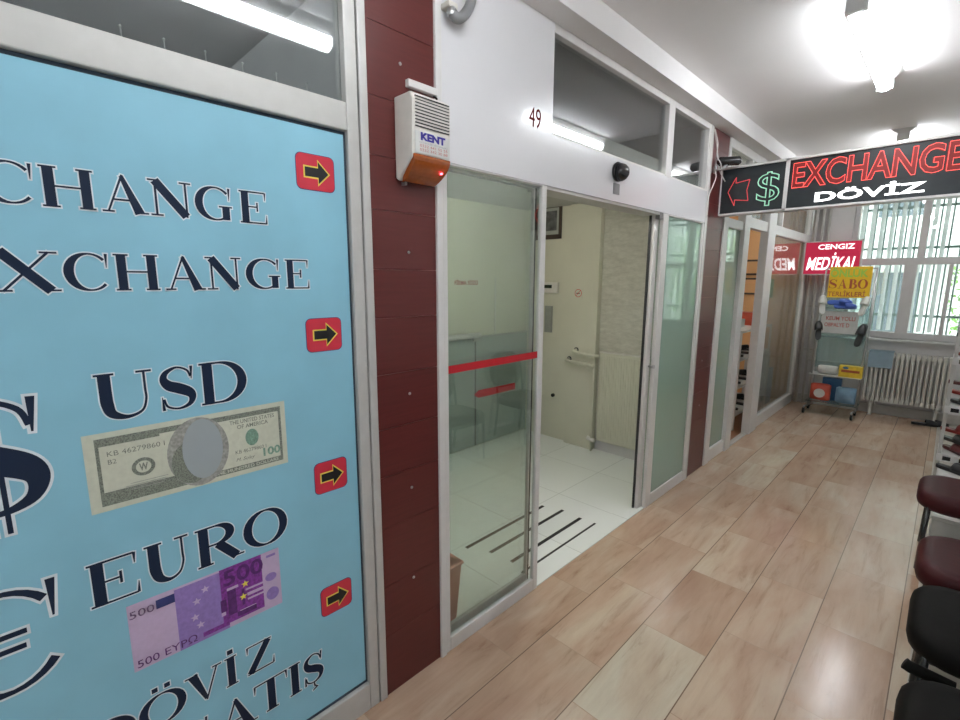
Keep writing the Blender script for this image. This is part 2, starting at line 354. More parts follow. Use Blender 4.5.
def ribbon(mb, pts, pl, n, grow, thick=.0006):
    P = [Vector((p[0], p[1])) for p in pts]; L = []; R = []
    closed = (P[0]-P[-1]).length < 1e-5
    if not closed:
        a = (P[0]-P[1]).normalized()*grow; b = (P[-1]-P[-2]).normalized()*grow; P[0] = P[0]+a; P[-1] = P[-1]+b
    for i, p in enumerate(P):
        d = (P[min(i+1, len(P)-1)]-P[max(i-1, 0)])
        if closed and i in (0, len(P)-1): d = P[1]-P[-2]
        d.normalize(); q = Vector((-d.y, d.x)); w = pts[i][2]/2+grow; L.append(p+q*w); R.append(p-q*w)
    vs = [P3(pl, v.x, v.y, n) for v in L]+[P3(pl, v.x, v.y, n) for v in R]; k = len(L)
    mb.add(vs, [(i, i+1, k+i+1, k+i) for i in range(k-1)])
def serif_word(letters, pl, n, parent, m='navy', halo='whiteprint', hg=.003):
    """letters: (char, u_left, v_base, width, cap height)"""
    for nm, mm, nn, g in (('letter_outline', halo, n, hg), ('lettering', m, n+.0008, 0)):
        if mm is None: continue
        b = MB()
        k = 0
        for ch, u, v, w, h in letters:
            for s in glyph(ch, w/h):
                k += 1; ribbon(b, [(u+x*h, v+y*h, ww*h) for x, y, ww in s], pl, nn+.00005*(k % 11), g)
        me_o = b.build(nm, mm, parent)

# ------------------------------------------------------------------ setting
struct(boxo('floor', (-.02, -3.5, -.1), (2.12, 8.0, 0), 'floor'))
struct(boxo('trim_1', (1.525, -3.5, 0), (2.1, 8.0, .0015), 'paving'))
struct(boxo('floor_office', (-1.95, 1.2, -.1), (-.02, 4.3, .001), 'tiles'))
struct(boxo('floor_shop', (-2.6, 4.42, -.1), (-.021, 8.0, .001), 'wood'))
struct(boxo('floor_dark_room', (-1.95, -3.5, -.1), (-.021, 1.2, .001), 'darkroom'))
struct(boxo('ceiling', (-.1, -3.5, 3.0), (2.2, 8.4, 3.1), 'ceiling'))
struct(boxo('trim_2', (-.08, -3.5, 2.875), (.12, 7.9, 3.0), 'plaster'))          # beam over the shop fronts
struct(boxo('trim_3', (1.95, -3.5, 2.87), (2.1, 7.9, 3.0), 'plaster'))
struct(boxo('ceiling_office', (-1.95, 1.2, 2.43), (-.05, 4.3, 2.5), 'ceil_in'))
struct(boxo('wall_right', (2.1, -3.5, 0), (2.2, 8.4, 3.0), 'plaster'))
struct(boxo('wall_behind', (-.1, -3.6, 0), (2.2, -3.5, 3.0), 'plaster'))
# end wall with the window opening x .47..2.05  z .98..2.8
w = MB(); Y0, Y1 = 7.9, 8.15
w.box((-.1, Y0, 0), (.45, Y1, 3)); w.box((.45, Y0, 0), (2.1, Y1, .98)); w.box((.45, Y0, 2.82), (2.1, Y1, 3)); w.box((2.06, Y0, .98), (2.1, Y1, 2.82))
struct(w.build('wall_end', 'wallgrey'))
struct(boxo('baseboard_end', (0, 7.885, 0), (2.1, 7.9, .12), 'pipe'))
# office shell
struct(boxo('wall_office_back', (-1.97, 1.15, 0), (-1.87, 4.4, 2.45), 'cream'))
struct(boxo('wall_office_side', (-1.9, 4.1, 0), (-.96, 4.2, 2.45), 'cream'))
struct(boxo('wall_office_pier', (-1.29, 4.055, 0), (-.955, 4.1, 2.45), 'cream'))
struct(boxo('wall_office_stone', (-.955, 4.12, 0), (-.061, 4.3, 2.45), 'stone'))
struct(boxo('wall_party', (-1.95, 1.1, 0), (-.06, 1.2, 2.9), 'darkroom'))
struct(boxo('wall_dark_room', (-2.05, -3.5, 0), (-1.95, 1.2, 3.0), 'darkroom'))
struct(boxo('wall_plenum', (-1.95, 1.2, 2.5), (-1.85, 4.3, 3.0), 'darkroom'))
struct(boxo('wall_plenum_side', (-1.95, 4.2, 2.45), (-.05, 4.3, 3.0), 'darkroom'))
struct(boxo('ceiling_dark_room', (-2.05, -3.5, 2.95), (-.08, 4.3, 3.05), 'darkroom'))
struct(boxo('baseboard_office', (-.95, 4.108, 0), (-.065, 4.12, .1), 'wallgrey'))
# medical shop shell
struct(boxo('wall_shop_back', (-2.7, 4.3, 0), (-2.6, 8.0, 3.0), 'plaster'))
struct(boxo('wall_shop_far', (-2.7, 7.8, 0), (-.02, 7.9, 3.0), 'orange'))
struct(boxo('wall_shop_side', (-2.7, 4.3, 0), (-.02, 4.42, 3.0), 'plaster'))
struct(boxo('ceiling_shop', (-2.7, 4.3, 2.95), (-.08, 8.0, 3.05), 'plaster'))

# ------------------------------------------------------------------ clad pillars
def pillar(name, y0, y1, x=-.0, studs=(), z0=0):
    r = struct(bpy.data.objects.new(name, None)); COL.objects.link(r); r.location = (0, (y0+y1)/2, 0)
    zs = [0, .27, .49, .74, .95, 1.14, 1.35, 1.56, 1.735, 1.94, 2.12, 2.31, 2.54, 2.72, 2.875]
    MB().box((-.06, y0, 0), (x-.004, y1, 2.875)).build('pillar_core', 'groove', r)
    b = MB()
    for a, c in zip(zs, zs[1:]): b.box((x-.006, y0, a+.0012), (x, y1, c-.0012))
    b.build('cladding_boards', 'red', r)
    if studs:
        s = MB()
        for y, z in studs: s.lathe((x, y, z), [(.006, 0), (.006, .002), (.002, .004)], 10, 'x')
        s.build('screw_heads', 'steel', r, smooth=True)
    return r
pillar('trim_4', .94, 1.235, studs=((1.08, 2.44), (1.1, 1.8), (1.09, 1.26), (1.09, .87), (1.09, .47)))
pillar('trim_5', 4.05, 4.42, studs=((4.2, 1.02), (4.22, .62)))
struct(boxo('trim_6', (-.04, 1.232, 0), (.012, 1.262, 2.875), 'alu', bevel=.003))
struct(boxo('trim_7', (-.04, 3.99, 0), (.01, 4.02, 2.875), 'alu', bevel=.003))
struct(boxo('trim_8', (-.04, 4.024, 0), (.006, 4.052, 2.875), 'silver', bevel=.003))

# ------------------------------------------------------------------ left shop window with the blue advertisement
w1 = struct(bpy.data.objects.new('window_1', None)); COL.objects.link(w1); w1.location = (0, -.4, 0)
b = MB()
b.box((-.05, .862, 0), (.004, .905, 2.875)); b.box((-.05, -1.75, 0), (.004, -1.68, 2.875))
b.box((-.05, -1.68, 0), (.004, .862, .115)); b.box((-.05, -1.68, 2.175), (.004, .862, 2.262)); b.box((-.05, -1.68, 2.82), (.004, .862, 2.875))
b.build('window_frame', 'silver', w1, bevel=.004)
boxo('frame_cover_strip', (-.05, .909, 0), (.009, .94, 2.875), 'silver', w1, bevel=.004)
boxo('transom_pane', (-.03, -1.68, 2.262), (-.024, .862, 2.82), 'gl_dark', w1)
ad = thing('advertising_panel', (-.01, -.4, .115), 'large light blue printed exchange sign with navy serif lettering beside the red pillar', 'sign')
boxo('panel_edge', (-.022, -1.68, .116), (-.014, .861, 2.174), 'backing', ad)
boxo('panel_board', (-.0155, -1.66, .132), (-.010, .852, 2.163), 'blue', ad)
PA = PX(-.0098)
cap = .089
row1 = [('E', -.19, 1.8595, .085, cap), ('X', -.1, 1.8595, .098, cap)]
row1 = [('C', 0.0, 1.8595, .086, cap), ('H', .094, 1.8595, .098, cap), ('A', .199, 1.8595, .095, cap), ('N', .298, 1.8595, .096, cap), ('G', .404, 1.8595, .088, cap), ('E', .512, 1.8595, .077, cap), ('X', -.112, 1.8595, .105, cap), ('E', -.205, 1.8595, .085, cap)]
row2 = [('E', -.1, 1.6705, .085, cap), ('X', -.005, 1.6705, .112, cap), ('C', .117, 1.6705, .083, cap), ('H', .208, 1.6705, .096, cap), ('A', .312, 1.6705, .096, cap), ('N', .412, 1.6705, .093, cap), ('G', .52, 1.6705, .095, cap), ('E', .631, 1.6705, .077, cap)]
c2 = .12
row3 = [('U', .135, 1.346, .128, c2), ('S', .272, 1.346, .092, c2), ('D', .368, 1.346, .125, c2)]
row4 = [('E', .073, .862, .107, c2), ('U', .192, .862, .113, c2), ('R', .317, .86, .122, c2), ('O', .452, .858, .132, c2)]
c3 = .1
row5 = [('D', .02, .432, .112, c3), ('Ö', .142, .432, .112, c3), ('V', .256, .432, .1, c3), ('İ', .358, .432, .046, c3), ('Z', .422, .432, .09, c3)]
row6 = [('S', .225, .262, .085, .117), ('A', .325, .262, .12, .117), ('T', .44, .262, .11, .117), ('I', .553, .262, .046, .117), ('Ş', .605, .262, .078, .117), ('Ş', .08, .262, .078, .117), ('I', .03, .262, .046, .117), ('L', -.06, .262, .08, .117), ('A', -.19, .262, .12, .117)]
for r in (row1, row2, row3, row4, row5, row6): serif_word(r, PA, .0004, ad)
serif_word([('$', -.16, 1.165, .21, .275)], PA, .0004, ad, hg=.006)
serif_word([('€', -.21, .725, .232, .262)], PA, .0004, ad, hg=.006)
for u0, v0, u1, v1 in ((.688, 1.977, .813, 2.083), (.69, 1.464, .813, 1.572), (.69, .967, .809, 1.077), (.687, .498, .806, .606)):
    flat('arrow_border', [rrect(u0-.002, v0-.002, u1+.002, v1+.002, .018)], 'euroblue', PA, .0004, ad)
    a = flat('arrow_sticker', [rrect(u0, v0, u1, v1, .017)], 'stick', PA, .001, ad)
    cx, cy = (u0+u1)/2+.002, (v0+v1)/2
    def arr(g): return [(cx-.038-g, cy-.014-g), (cx+.006-g*.4, cy-.014-g), (cx+.006-g*.4, cy-.033-g*1.6), (cx+.04+g*1.4, cy), (cx+.006-g*.4, cy+.033+g*1.6), (cx+.006-g*.4, cy+.014+g), (cx-.038-g, cy+.014+g)]
    flat('arrow_outline', [arr(.0045)], 'yellow', PA, .0018, a); flat('arrow', [arr(0)], 'black', PA, .0025, a)
# printed dollar note, .103..605 x 1.112..1.318
bn = flat('printed_dollar_note', [rect(.103, 1.112, .603, 1.318)], 'bill', PA, .0004, ad)
U0, V0, UW, VH = .103, 1.112, .5, .206
def q(u, v): return (U0+UW*u, V0+VH*v)
def qr(a, b_, c, d): return [q(a, b_), q(c, b_), q(c, d), q(a, d)]
flat('note_border', [qr(.045, .07, .97, .145), qr(.045, .86, .97, .93), qr(.045, .07, .06, .93), qr(.955, .07, .97, .93), qr(.05, .83, .32, .9), qr(.07, .1, .4, .2)], 'billd', PA, .001, bn)
flat('portrait_surround', [oval(*q(.5, .5), .078, .1)], 'billm', PA, .0016, bn)
flat('portrait_shading', [oval(*q(.46, .38), .05, .062)], 'billd', PA, .0021, bn)
flat('portrait_oval', [oval(*q(.52, .53), .0515, .0875)], 'oval', PA, .0027, bn)
flat('note_seal', [oval(*q(.235, .47), .026, .0245)], 'billd', PA, .0016, bn); flat('note_seal_centre', [oval(*q(.235, .47), .017, .016)], 'bill', PA, .0021, bn)
text('seal_mark', 'W', (*q(.215, .42), *q(.255, .52)), 'billd', PA, .0028, bn, off=.03)
flat('treasury_seal', [oval(*q(.79, .54), .019, .026)], 'mint', PA, .0016, bn)
text('note_figure', '100', (*q(.85, .2), *q(.955, .33)), 'mint', PA, .0016, bn, off=.03)
flat('figure_ground', [qr(.05, .07, .38, .24)], 'billd', PA, .0017, bn); text('note_figure', '100', (*q(.1, .09), *q(.33, .22)), 'billm', PA, .0022, bn, off=.03)
text('note_serial', 'KB 46279860 I', (*q(.09, .69), *q(.34, .755)), 'billd', PA, .0016, bn)
text('note_serial', 'KB 46279860 I', (*q(.69, .33), *q(.87, .385)), 'billd', PA, .0016, bn)
text('note_serial', 'B2', (*q(.09, .59), *q(.125, .65)), 'billd', PA, .0016, bn)
text('note_title', 'THE UNITED STATES', (*q(.67, .78), *q(.93, .84)), 'billd', PA, .0016, bn, off=.01)
text('note_title', 'OF AMERICA', (*q(.71, .7), *q(.89, .76)), 'billd', PA, .0016, bn, off=.01)
text('note_title', 'ONE HUNDRED DOLLARS', (*q(.56, .085), *q(.94, .135)), 'bill', PA, .0018, bn, off=.01)
flat('note_fine_print', [qr(.17, .28, .34, .286), qr(.15, .25, .33, .256), qr(.2, .225, .33, .231), qr(.17, .2, .32, .208)], 'billm', PA, .0016, bn)
text('note_signature', 'M. Soley', (*q(.69, .2), *q(.8, .27)), 'billd', PA, .0016, bn, shear=.4)
# printed euro note .142..552 x .63..833
en = flat('printed_euro_note', [rect(.145, .632, .552, .832)], 'pink', PA, .0004, ad)
U0, V0, UW, VH = .145, .632, .407, .2
flat('note_lilac_field', [qr(.27, .0, .6, .97)], 'lilac', PA, .001, en)
flat('note_purple_field', [qr(.56, .08, .86, 1.0), qr(.42, .05, .6, .12)], 'purple', PA, .0015, en)
flat('note_arch', [qr(.6, .2, .66, .62), qr(.66, .12, .8, .2), qr(.55, .3, .59, .5), qr(.7, .28, .72, .55)], 'dpurple', PA, .0021, en)
for a_ in (qr(.73, .5, .86, .53), qr(.74, .4, .87, .45), qr(.74, .33, .87, .36), qr(.68, .16, .8, .21), qr(.6, .62, .68, .66), qr(.55, .24, .58, .32)): flat('note_light_line', [a_], 'pink', PA, .0021, en)
text('note_figure', '500', (*q(.01, .79), *q(.15, .9)), 'dpurple', PA, .001, en)
text('note_figure', '500', (*q(.58, .7), *q(.87, .96)), 'dpurple', PA, .0024, en, off=.02)
text('note_figure', '500 EYPΩ', (*q(.02, .04), *q(.38, .16)), 'dpurple', PA, .0022, en)
flat('flag_patch', [qr(.16, .8, .27, .93)], 'euroblue', PA, .0022, en)
for a_ in ((.4, .66), (.38, .42), (.41, .27), (.46, .8)): flat('printed_star', [starp(*q(*a_), .012)], 'pink', PA, .0018, en)
for a_ in ((.73, .62), (.71, .42)): flat('printed_gold_star', [starp(*q(*a_), .012)], 'yellow', PA, .0026, en)
flat('note_medallion', [oval(*q(.925, .55), .018, .014)], 'lilac', PA, .0012, en); flat('note_medallion', [oval(*q(.93, .25), .02, .022)], 'lilac', PA, .0012, en)
flat('note_strip', [qr(.9, .9, .97, .94)], 'lilac', PA, .0012, en)
# pins on the rail behind the transom
pin0 = None
for k, y in enumerate((.285, .375, .47, .565, .66, .755)):
    p = thing('hanging_pin', (-.045, y, 2.262), 'small pale pin standing on the rail behind the dark upper pane', 'pin', 'pins behind the upper pane')
    MB().tube([(-.045, y, 2.262), (-.045, y, 2.3)], .0016, 8).build('pin_shaft', 'paper', p); MB().lathe((-.045, y, 2.302), [(.001, -.004), (.004, 0), (.001, .004)], 8).build('pin_head', 'paper', p)

# ------------------------------------------------------------------ entrance: header, transom, fixed panels, sliding leaves
d1 = struct(bpy.data.objects.new('door_1', None)); COL.objects.link(d1); d1.location = (0, 2.6, 0)
def frame(y0, y1, z0, z1, wl, wr, wb, wt, x0, x1, m, name, parent, bev=.004):
    b = MB(); b.box((x0, y0, z0), (x1, y0+wl, z1)); b.box((x0, y1-wr, z0), (x1, y1, z1)); b.box((x0, y0+wl, z0), (x1, y1-wr, z0+wb)); b.box((x0, y0+wl, z1-wt), (x1, y1-wr, z1))
    return b.build(name, m, parent, bevel=bev)
boxo('header_panel', (-.12, 1.264, 2.15), (.008, 3.99, 2.385), 'white', d1)
hd = boxo('header_edge', (-.12, 1.94, 2.135), (.0, 3.2, 2.15), 'silver', d1)
frame(1.264, 1.935, .0, 2.15, .026, .036, .07, .008, -.018, .006, 'alu', 'fixed_panel_frame', d1)
boxo('fixed_glass', (-.01, 1.29, .07), (-.004, 1.899, 2.142), 'gl', d1)
frame(1.28, 1.905, .0, 2.14, .01, .014, .085, .01, -.06, -.04, 'silver', 'sliding_leaf_frame', d1)
boxo('sliding_glass', (-.053, 1.29, .085), (-.047, 1.891, 2.13), 'gl', d1)
boxo('leaf_gasket', (-.062, 1.905, .0), (-.038, 1.91, 2.14), 'rubber', d1)
flat('red_tape_band', [rect(1.29, 1.308, 1.899, 1.342)], 'redtape', PX(-.004), .0006, d1)
flat('red_arrow_tape', [[(1.49, 1.176), (1.52, 1.158), (1.78, 1.158), (1.78, 1.19), (1.52, 1.194)]], 'redtape', PX(-.047), .0006, d1)
# right side
frame(3.25, 3.99, .0, 2.15, .085, .035, .09, .01, -.02, .006, 'alu', 'fixed_panel_frame', d1)
boxo('fixed_glass', (-.01, 3.335, .09), (-.004, 3.955, 2.14), 'gl_film', d1)
frame(3.2, 3.9, .0, 2.14, .06, .03, .085, .02, -.062, -.03, 'alu', 'sliding_leaf_frame', d1)
boxo('sliding_glass', (-.05, 3.26, .085), (-.044, 3.87, 2.12), 'gl', d1)
boxo('leaf_gasket', (-.068, 3.188, .0), (-.054, 3.2, 2.14), 'rubber', d1)
k = MB(); k.lathe((-.03, 3.235, 1.09), [(.008, 0), (.008, .03), (.014, .03), (.014, .045), (.006, .05)], 14, 'x'); k.build('door_knob', 'steel', d1, smooth=True)
boxo('header_stop', (-.03, 3.2, 2.11), (.0, 3.25, 2.15), 'greyp', d1)
struct(boxo('trim_9', (-.13, 1.945, .0), (.0, 3.25, .004), 'tiles'))
w2 = struct(bpy.data.objects.new('window_2', None)); COL.objects.link(w2); w2.location = (0, 3, 2.4)
b = MB(); b.box((-.05, 3.235, 2.385), (.006, 3.325, 2.875)); b.box((-.05, 3.95, 2.385), (.006, 3.99, 2.875)); b.box((-.05, 1.965, 2.835), (.006, 3.235, 2.875)); b.box((-.05, 3.325, 2.835), (.006, 3.95, 2.875)); b.box((-.05, 1.965, 2.385), (.004, 3.235, 2.4)); b.box((-.05, 3.325, 2.385), (.004, 3.95, 2.4))
b.build('transom_frame', 'alu', w2, bevel=.003)
boxo('transom_pane', (-.03, 1.965, 2.4), (-.024, 3.235, 2.835), 'gl_dark', w2)
boxo('transom_pane', (-.03, 3.325, 2.4), (-.024, 3.95, 2.835), 'gl_dark', w2)
struct(boxo('wall_panel_49', (-.05, 1.264, 2.386), (.006, 1.963, 2.875), 'white'))
M['numred'] = mat('dark_red_number', (.12, .015, .015), .7, spec=.1)
hn = text('house_number', '49', (1.785, 2.39, 1.872, 2.475), 'numred', PX(.0075), 0, None); tag(hn, 'small dark red house number 49 on the glossy white panel above the entrance', 'house number')
for v in hn.data.vertices: pass

# dome camera with its label
dc = thing('dome_camera', (.008, 2.585, 2.3), 'black dome camera fixed to the white header above the open entrance', 'camera')
MB().lathe((.008, 2.585, 2.312), [(.052, 0), (.055, .012), (.05, .02)], 28, 'x').build('camera_base', 'blackp', dc, smooth=True)
MB().lathe((.028, 2.585, 2.307), [(.05, 0), (.049, .015), (.042, .033), (.028, .047), (.01, .053), (.002, .054)], 28, 'x').build('camera_dome', 'blackp', dc, smooth=True)
MB().lathe((.062, 2.606, 2.315), [(.008, 0), (.006, .01)], 12, 'x').build('camera_lens', 'paper', dc)
lb = boxo('header_label', (.0079, 2.555, 2.19), (.0105, 2.625, 2.25), 'greyp'); tag(lb, 'small grey label on the white header right under the dome camera', 'label')

# ------------------------------------------------------------------ siren box on the first pillar
sr = thing('siren_box', (0, 1.13, 2.06), 'white alarm siren box with amber lens and blue lettering on the red pillar', 'siren')
b = MB(); prof = [(0, 2.055), (.02, 2.045), (.028, 2.06), (.1, 2.115), (.104, 2.3), (.09, 2.325), (0, 2.325)]
b.prism(prof, (0, 1.05, 0), (1, 0, 0), (0, 0, 1), (0, 1, 0), .172); b.build('siren_body', 'sirenw', sr, bevel=.005)
b = MB(); n = 9; rings = []
for i in range(n):
    t = i/(n-1); x = .03+(.106-.03)*(1-t**2.2); z = 2.126-.082*t; ins = .012*t*t
    rings.append([(.01, 1.053+ins, z), (x, 1.053+ins, z), (x, 1.219-ins, z), (.01, 1.219-ins, z)])
b.loft(rings).build('amber_lens', 'amber', sr, bevel=.004, smooth=False)
M['spark'] = emis('red_indicator', (1, .05, .08), 8)
MB().lathe((.088, 1.185, 2.078), [(.0035, 0), (.0035, .008)], 10, 'x').build('red_indicator', 'spark', sr)
b = MB()
for i in range(10): z = 2.308-i*.0105; b.box((.1015, 1.062, z), (.1052, 1.214, z+.003))
b.build('vent_slots', 'black', sr)
PSR = PX(.1025)
flat('label_sheet', [rect(1.06, 2.13, 1.216, 2.2)], 'paper', PSR, .001, sr)
text('lettering', 'KENT', (1.083, 2.172, 1.195, 2.198), 'bluetext', PSR, .0022, sr, off=.055)
text('lettering', 'GÜVENLİK SİSTEMLERİ', (1.077, 2.162, 1.204, 2.169), 'greytext', PSR, .0022, sr)
text('lettering', '0332 441 55 55', (1.079, 2.15, 1.204, 2.159), 'redtext', PSR, .0022, sr)
text('lettering', '0332 342 30 88', (1.079, 2.137, 1.204, 2.146), 'redtext', PSR, .0022, sr)
boxo('siren_bracket', (0, 1.075, 2.035), (.02, 1.085, 2.05), 'steel', sr)
cd = MB().box((0, 1.1, 2.37), (.02, 1.235, 2.395)).build('cable_duct', 'alu', bevel=.002); tag(cd, 'short white horizontal cable duct on the red pillar just above the siren box', 'cable duct')
cb = MB().tube([(.006, 1.225, 2.37), (.02, 1.228, 2.36), (.015, 1.23, 2.345), (.03, 1.225, 2.325)], .004, 8).build('siren_cable', 'blackp', smooth=True); tag(cb, 'short dark cable joining the white duct to the top of the siren box', 'cable')
# grey curved pipe bracket top
pb = thing('curved_pipe', (.02, 1.3, 2.63), 'grey curved pipe elbow hooked to a small clamp high on the white panel', 'pipe')
pts = [(.035, 1.29, 2.67), (.05, 1.30, 2.645), (.055, 1.325, 2.655), (.055, 1.355, 2.69), (.055, 1.375, 2.735), (.055, 1.385, 2.8), (.05, 1.385, 2.9)]
pts = [tuple(p) for p in cat_rom(pts, 5)]
MB().tube(pts, .019, 14).build('pipe_elbow', 'greyp', pb, smooth=True)
boxo('pipe_clamp', (.0, 1.265, 2.675), (.05, 1.31, 2.695), 'sirenw', pb, bevel=.003); MB().lathe((.04, 1.288, 2.65), [(.018, 0), (.02, .01), (.014, .028)], 14).build('clamp_nut', 'steel', pb)

# ------------------------------------------------------------------ office interior
boxo_ = boxo
ct = thing('service_counter', (-1.8, 3.4, 0), 'low grey glazed counter with a white top rail behind the left glass door', 'counter')
boxo('counter_front', (-1.868, 1.25, .02), (-1.845, 3.275, 1.13), 'gl_counter', ct); boxo('counter_front', (-1.868, 3.285, .02), (-1.845, 4.09, 1.13), 'gl_counter', ct)
MB().tube([(-1.82, 1.25, 1.16), (-1.82, 3.32, 1.16)], .027, 12).build('top_rail', 'alu', ct, smooth=True)
boxo('rail_bracket', (-1.86, 3.24, 1.1), (-1.82, 3.32, 1.14), 'silver', ct); boxo('counter_joint', (-1.842, 3.272, .02), (-1.838, 3.288, 1.12), 'greyp', ct)
boxo('counter_top', (-1.868, 3.33, 1.13), (-1.83, 4.09, 1.145), 'counter' if 'counter' in M else 'silver', ct)
M['notice'] = mat('notice_red', (.3, .02, .01), .7, spec=.1)
fs = text('office_notice', 'FİRMA SÖZÜ', (3.03, 1.65, 3.34, 1.705), 'notice', PX(-1.868), .0, None, off=.03); tag(fs, 'small faded red notice lettering on the cream wall behind the left glass door', 'notice')
cj = boxo('wall_cable_strip', (-1.869, 3.585, 1.15), (-1.862, 3.597, 1.72), 'alu'); tag(cj, 'thin white vertical strip on the cream wall above the glazed counter', 'cable strip')
fr = thing('picture_frame', (-1.54, 4.095, 2.12), 'dark framed grey photograph hanging on the cream wall inside the entrance', 'picture')
b = MB(); x0, x1, z0, z1, yy = -1.76, -1.425, 2.115, 2.455, 4.1
b.box((x0, yy-.02, z0), (x1, yy, z0+.045)); b.box((x0, yy-.02, z1-.03), (x1, yy, z1)); b.box((x0, yy-.02, z0), (x0+.03, yy, z1)); b.box((x1-.03, yy-.02, z0), (x1, yy, z1))
b.build('frame', 'framebr', fr, bevel=.003); boxo('photo_mount', (x0+.03, yy-.01, z0+.045), (x1-.03, yy, z1-.03), 'mount', fr); boxo('photo_print', (x0+.06, yy-.013, z0+.085), (x1-.06, yy-.009, z1-.06), 'photo', fr)
th = thing('thermostat', (-1.54, 4.095, 1.57), 'white wall thermostat with dark display below the framed photograph', 'thermostat')
boxo('casing', (-1.67, 4.07, 1.565), (-1.44, 4.101, 1.675), 'sirenw', th, bevel=.006); boxo('display', (-1.64, 4.067, 1.615), (-1.51, 4.071, 1.65), 'lcd', th)
sw = thing('switch_strip', (-1.56, 4.095, 1.15), 'grey vertical strip of four switches under the thermostat', 'light switch')
boxo('switch_plate', (-1.6, 4.08, 1.15), (-1.51, 4.1, 1.43), 'switchg', sw, bevel=.003)
for i in range(4): boxo('switch_key', (-1.592, 4.073, 1.158+i*.068), (-1.518, 4.081, 1.158+i*.068+.058), 'switchg', sw, bevel=.002)
ns = thing('no_smoking_sign', (-1.165, 4.05, 1.52), 'small no smoking sign with red ring on the cream pier inside', 'sign')
boxo('sign_card', (-1.225, 4.051, 1.515), (-1.12, 4.0545, 1.625), 'cream', ns)
PNS = PY(4.051)
ring = [(-1.172+.037*math.cos(a*PI/16), 1.572+.037*math.sin(a*PI/16), .006) for a in range(33)]
b = MB(); ribbon(b, ring, PNS, .0008, 0); ribbon(b, [(-1.198, 1.546, .006), (-1.146, 1.598, .006)], PNS, .0012, 0); b.build('red_ring', 'redsign', ns)
flat('cigarette', [rect(-1.195, 1.567, -1.155, 1.575)], 'black', PNS, .0005, ns)
# two lever pipes + vertical pipe
ip = thing('radiator_pipes', (-.96, 4.03, .1), 'cream heating pipes running from the pier down beside the panel radiator', 'pipe')
MB().tube([(-1.17, 4.053, 1.005), (-1.17, 4.0, 1.0), (-1.12, 3.99, .99), (-.93, 3.99, .975), (-.9, 4.03, .975)], .016, 10).build('upper_pipe', 'cream', ip, smooth=True)
MB().tube([(-1.25, 4.053, .905), (-1.25, 4.0, .9), (-1.2, 3.985, .89), (-.99, 3.985, .885), (-.94, 4.0, .87)], .016, 10).build('lower_pipe', 'cream', ip, smooth=True)
MB().tube([(-.945, 4.03, .9), (-.945, 4.03, .0)], .011, 10).build('riser_pipe', 'cream', ip, smooth=True)
b = MB(); b.tube([(-.99, 4.03, .13), (-.9, 4.03, .11)], .022, 12); b.build('valve', 'sirenw', ip, smooth=True)
for x, z in ((-1.17, 1.005), (-1.25, .905)): MB().lathe((x, 4.05, z), [(.026, -.004), (.026, .004)], 16, 'y').build('pipe_hole', 'black', ip)
ra = thing('panel_radiator', (-.5, 4.1, .11), 'cream ribbed panel radiator below the stone clad wall inside the entrance', 'radiator')
boxo('radiator_panel', (-.905, 4.055, .115), (-.06, 4.1, 1.005), 'cream', ra, bevel=.008)
b = MB()
for i in range(32): x = -.885+i*.0255; b.box((x, 4.05, .15), (x+.014, 4.056, .975))
b.build('radiator_ribs', 'cream', ra, bevel=.002); boxo('top_grille', (-.905, 4.05, 1.005), (-.065, 4.115, 1.015), 'sirenw', ra)
for x in (-.8, -.2): boxo('wall_bracket', (x, 4.1, .3), (x+.03, 4.119, .33), 'greyp', ra)
# screw/knob spots on office wall
kn = MB().lathe((-1.47, 4.1, .475), [(.02, -.02), (.02, 0)], 12, 'y').build('wall_knob', 'blackp'); tag(kn, 'small dark knob low on the cream wall at the edge of the left door', 'knob')
for i, (a, b_) in enumerate((((-.56, 1.93), (-.555, 2.74)), ((-.415, 2.0), (-.405, 2.79)), ((-.255, 2.02), (-.245, 2.78)), ((-.135, 1.98), (-.13, 2.79)))):
    lab = ['floor strip farthest inside the office', 'second strip in from the back on the office floor', 'third strip from the back, next to the doorway one', 'strip nearest the doorway threshold'][i]
    o = boxo('grip_strip', (a[0]-.012, a[1], .001), (a[0]+.012, b_[1], .003), 'grip'); tag(o, 'black anti-slip tape, '+lab, 'floor strip', 'anti-slip strips on the white office floor')
bi = thing('waste_bin', (-.2, 1.4, 0), 'terracotta coloured bin on the floor behind the left glass door', 'bin')
b = MB(); b.loft([[(-.2+r*sx, 1.385+r*sy, z) for sx, sy in ((-1, -1), (1, -1), (1, 1), (-1, 1))] for r, z in ((.07, .0), (.09, .32))]); b.build('bin_body', 'terracotta', bi, bevel=.012)
b = MB(); b.box((-.296, 1.289, .305), (-.104, 1.481, .32)); b.build('bin_rim', 'terracotta', bi, bevel=.006)

# ------------------------------------------------------------------ lamps
def lamp(y0, y1, x=1.0, label='', z=2.93):
    o = thing('ceiling_lamp', (x, (y0+y1)/2, 3.0), label, 'lamp', 'fluorescent battens along the corridor')
    b = MB(); b.prism([(-.085, 0), (.085, 0), (.03, -.045), (-.03, -.045)], (x, y0, 3.0), (1, 0, 0), (0, 0, 1), (0, 1, 0), y1-y0); b.build('housing', 'alu', o, bevel=.003)
    MB().tube([(x, y0+.03, z), (x, y1-.03, z)], .04, 20).build('diffuser', 'tube', o, smooth=True)
    for y in (y0, y1-.025): boxo('end_cap', (x-.042, y+.0, 2.9), (x+.042, y+.025, 2.96), 'fix', o, bevel=.003)
    return o
lamp(2.88, 4.15, label='twin fluorescent lamp on the ceiling in front of the exchange sign, glaring white')
lamp(5.65, 6.95, label='fluorescent lamp on the ceiling just behind the hanging exchange sign')
lamp(.15, 1.42, label='fluorescent lamp on the ceiling reflected in the dark pane over the blue sign')
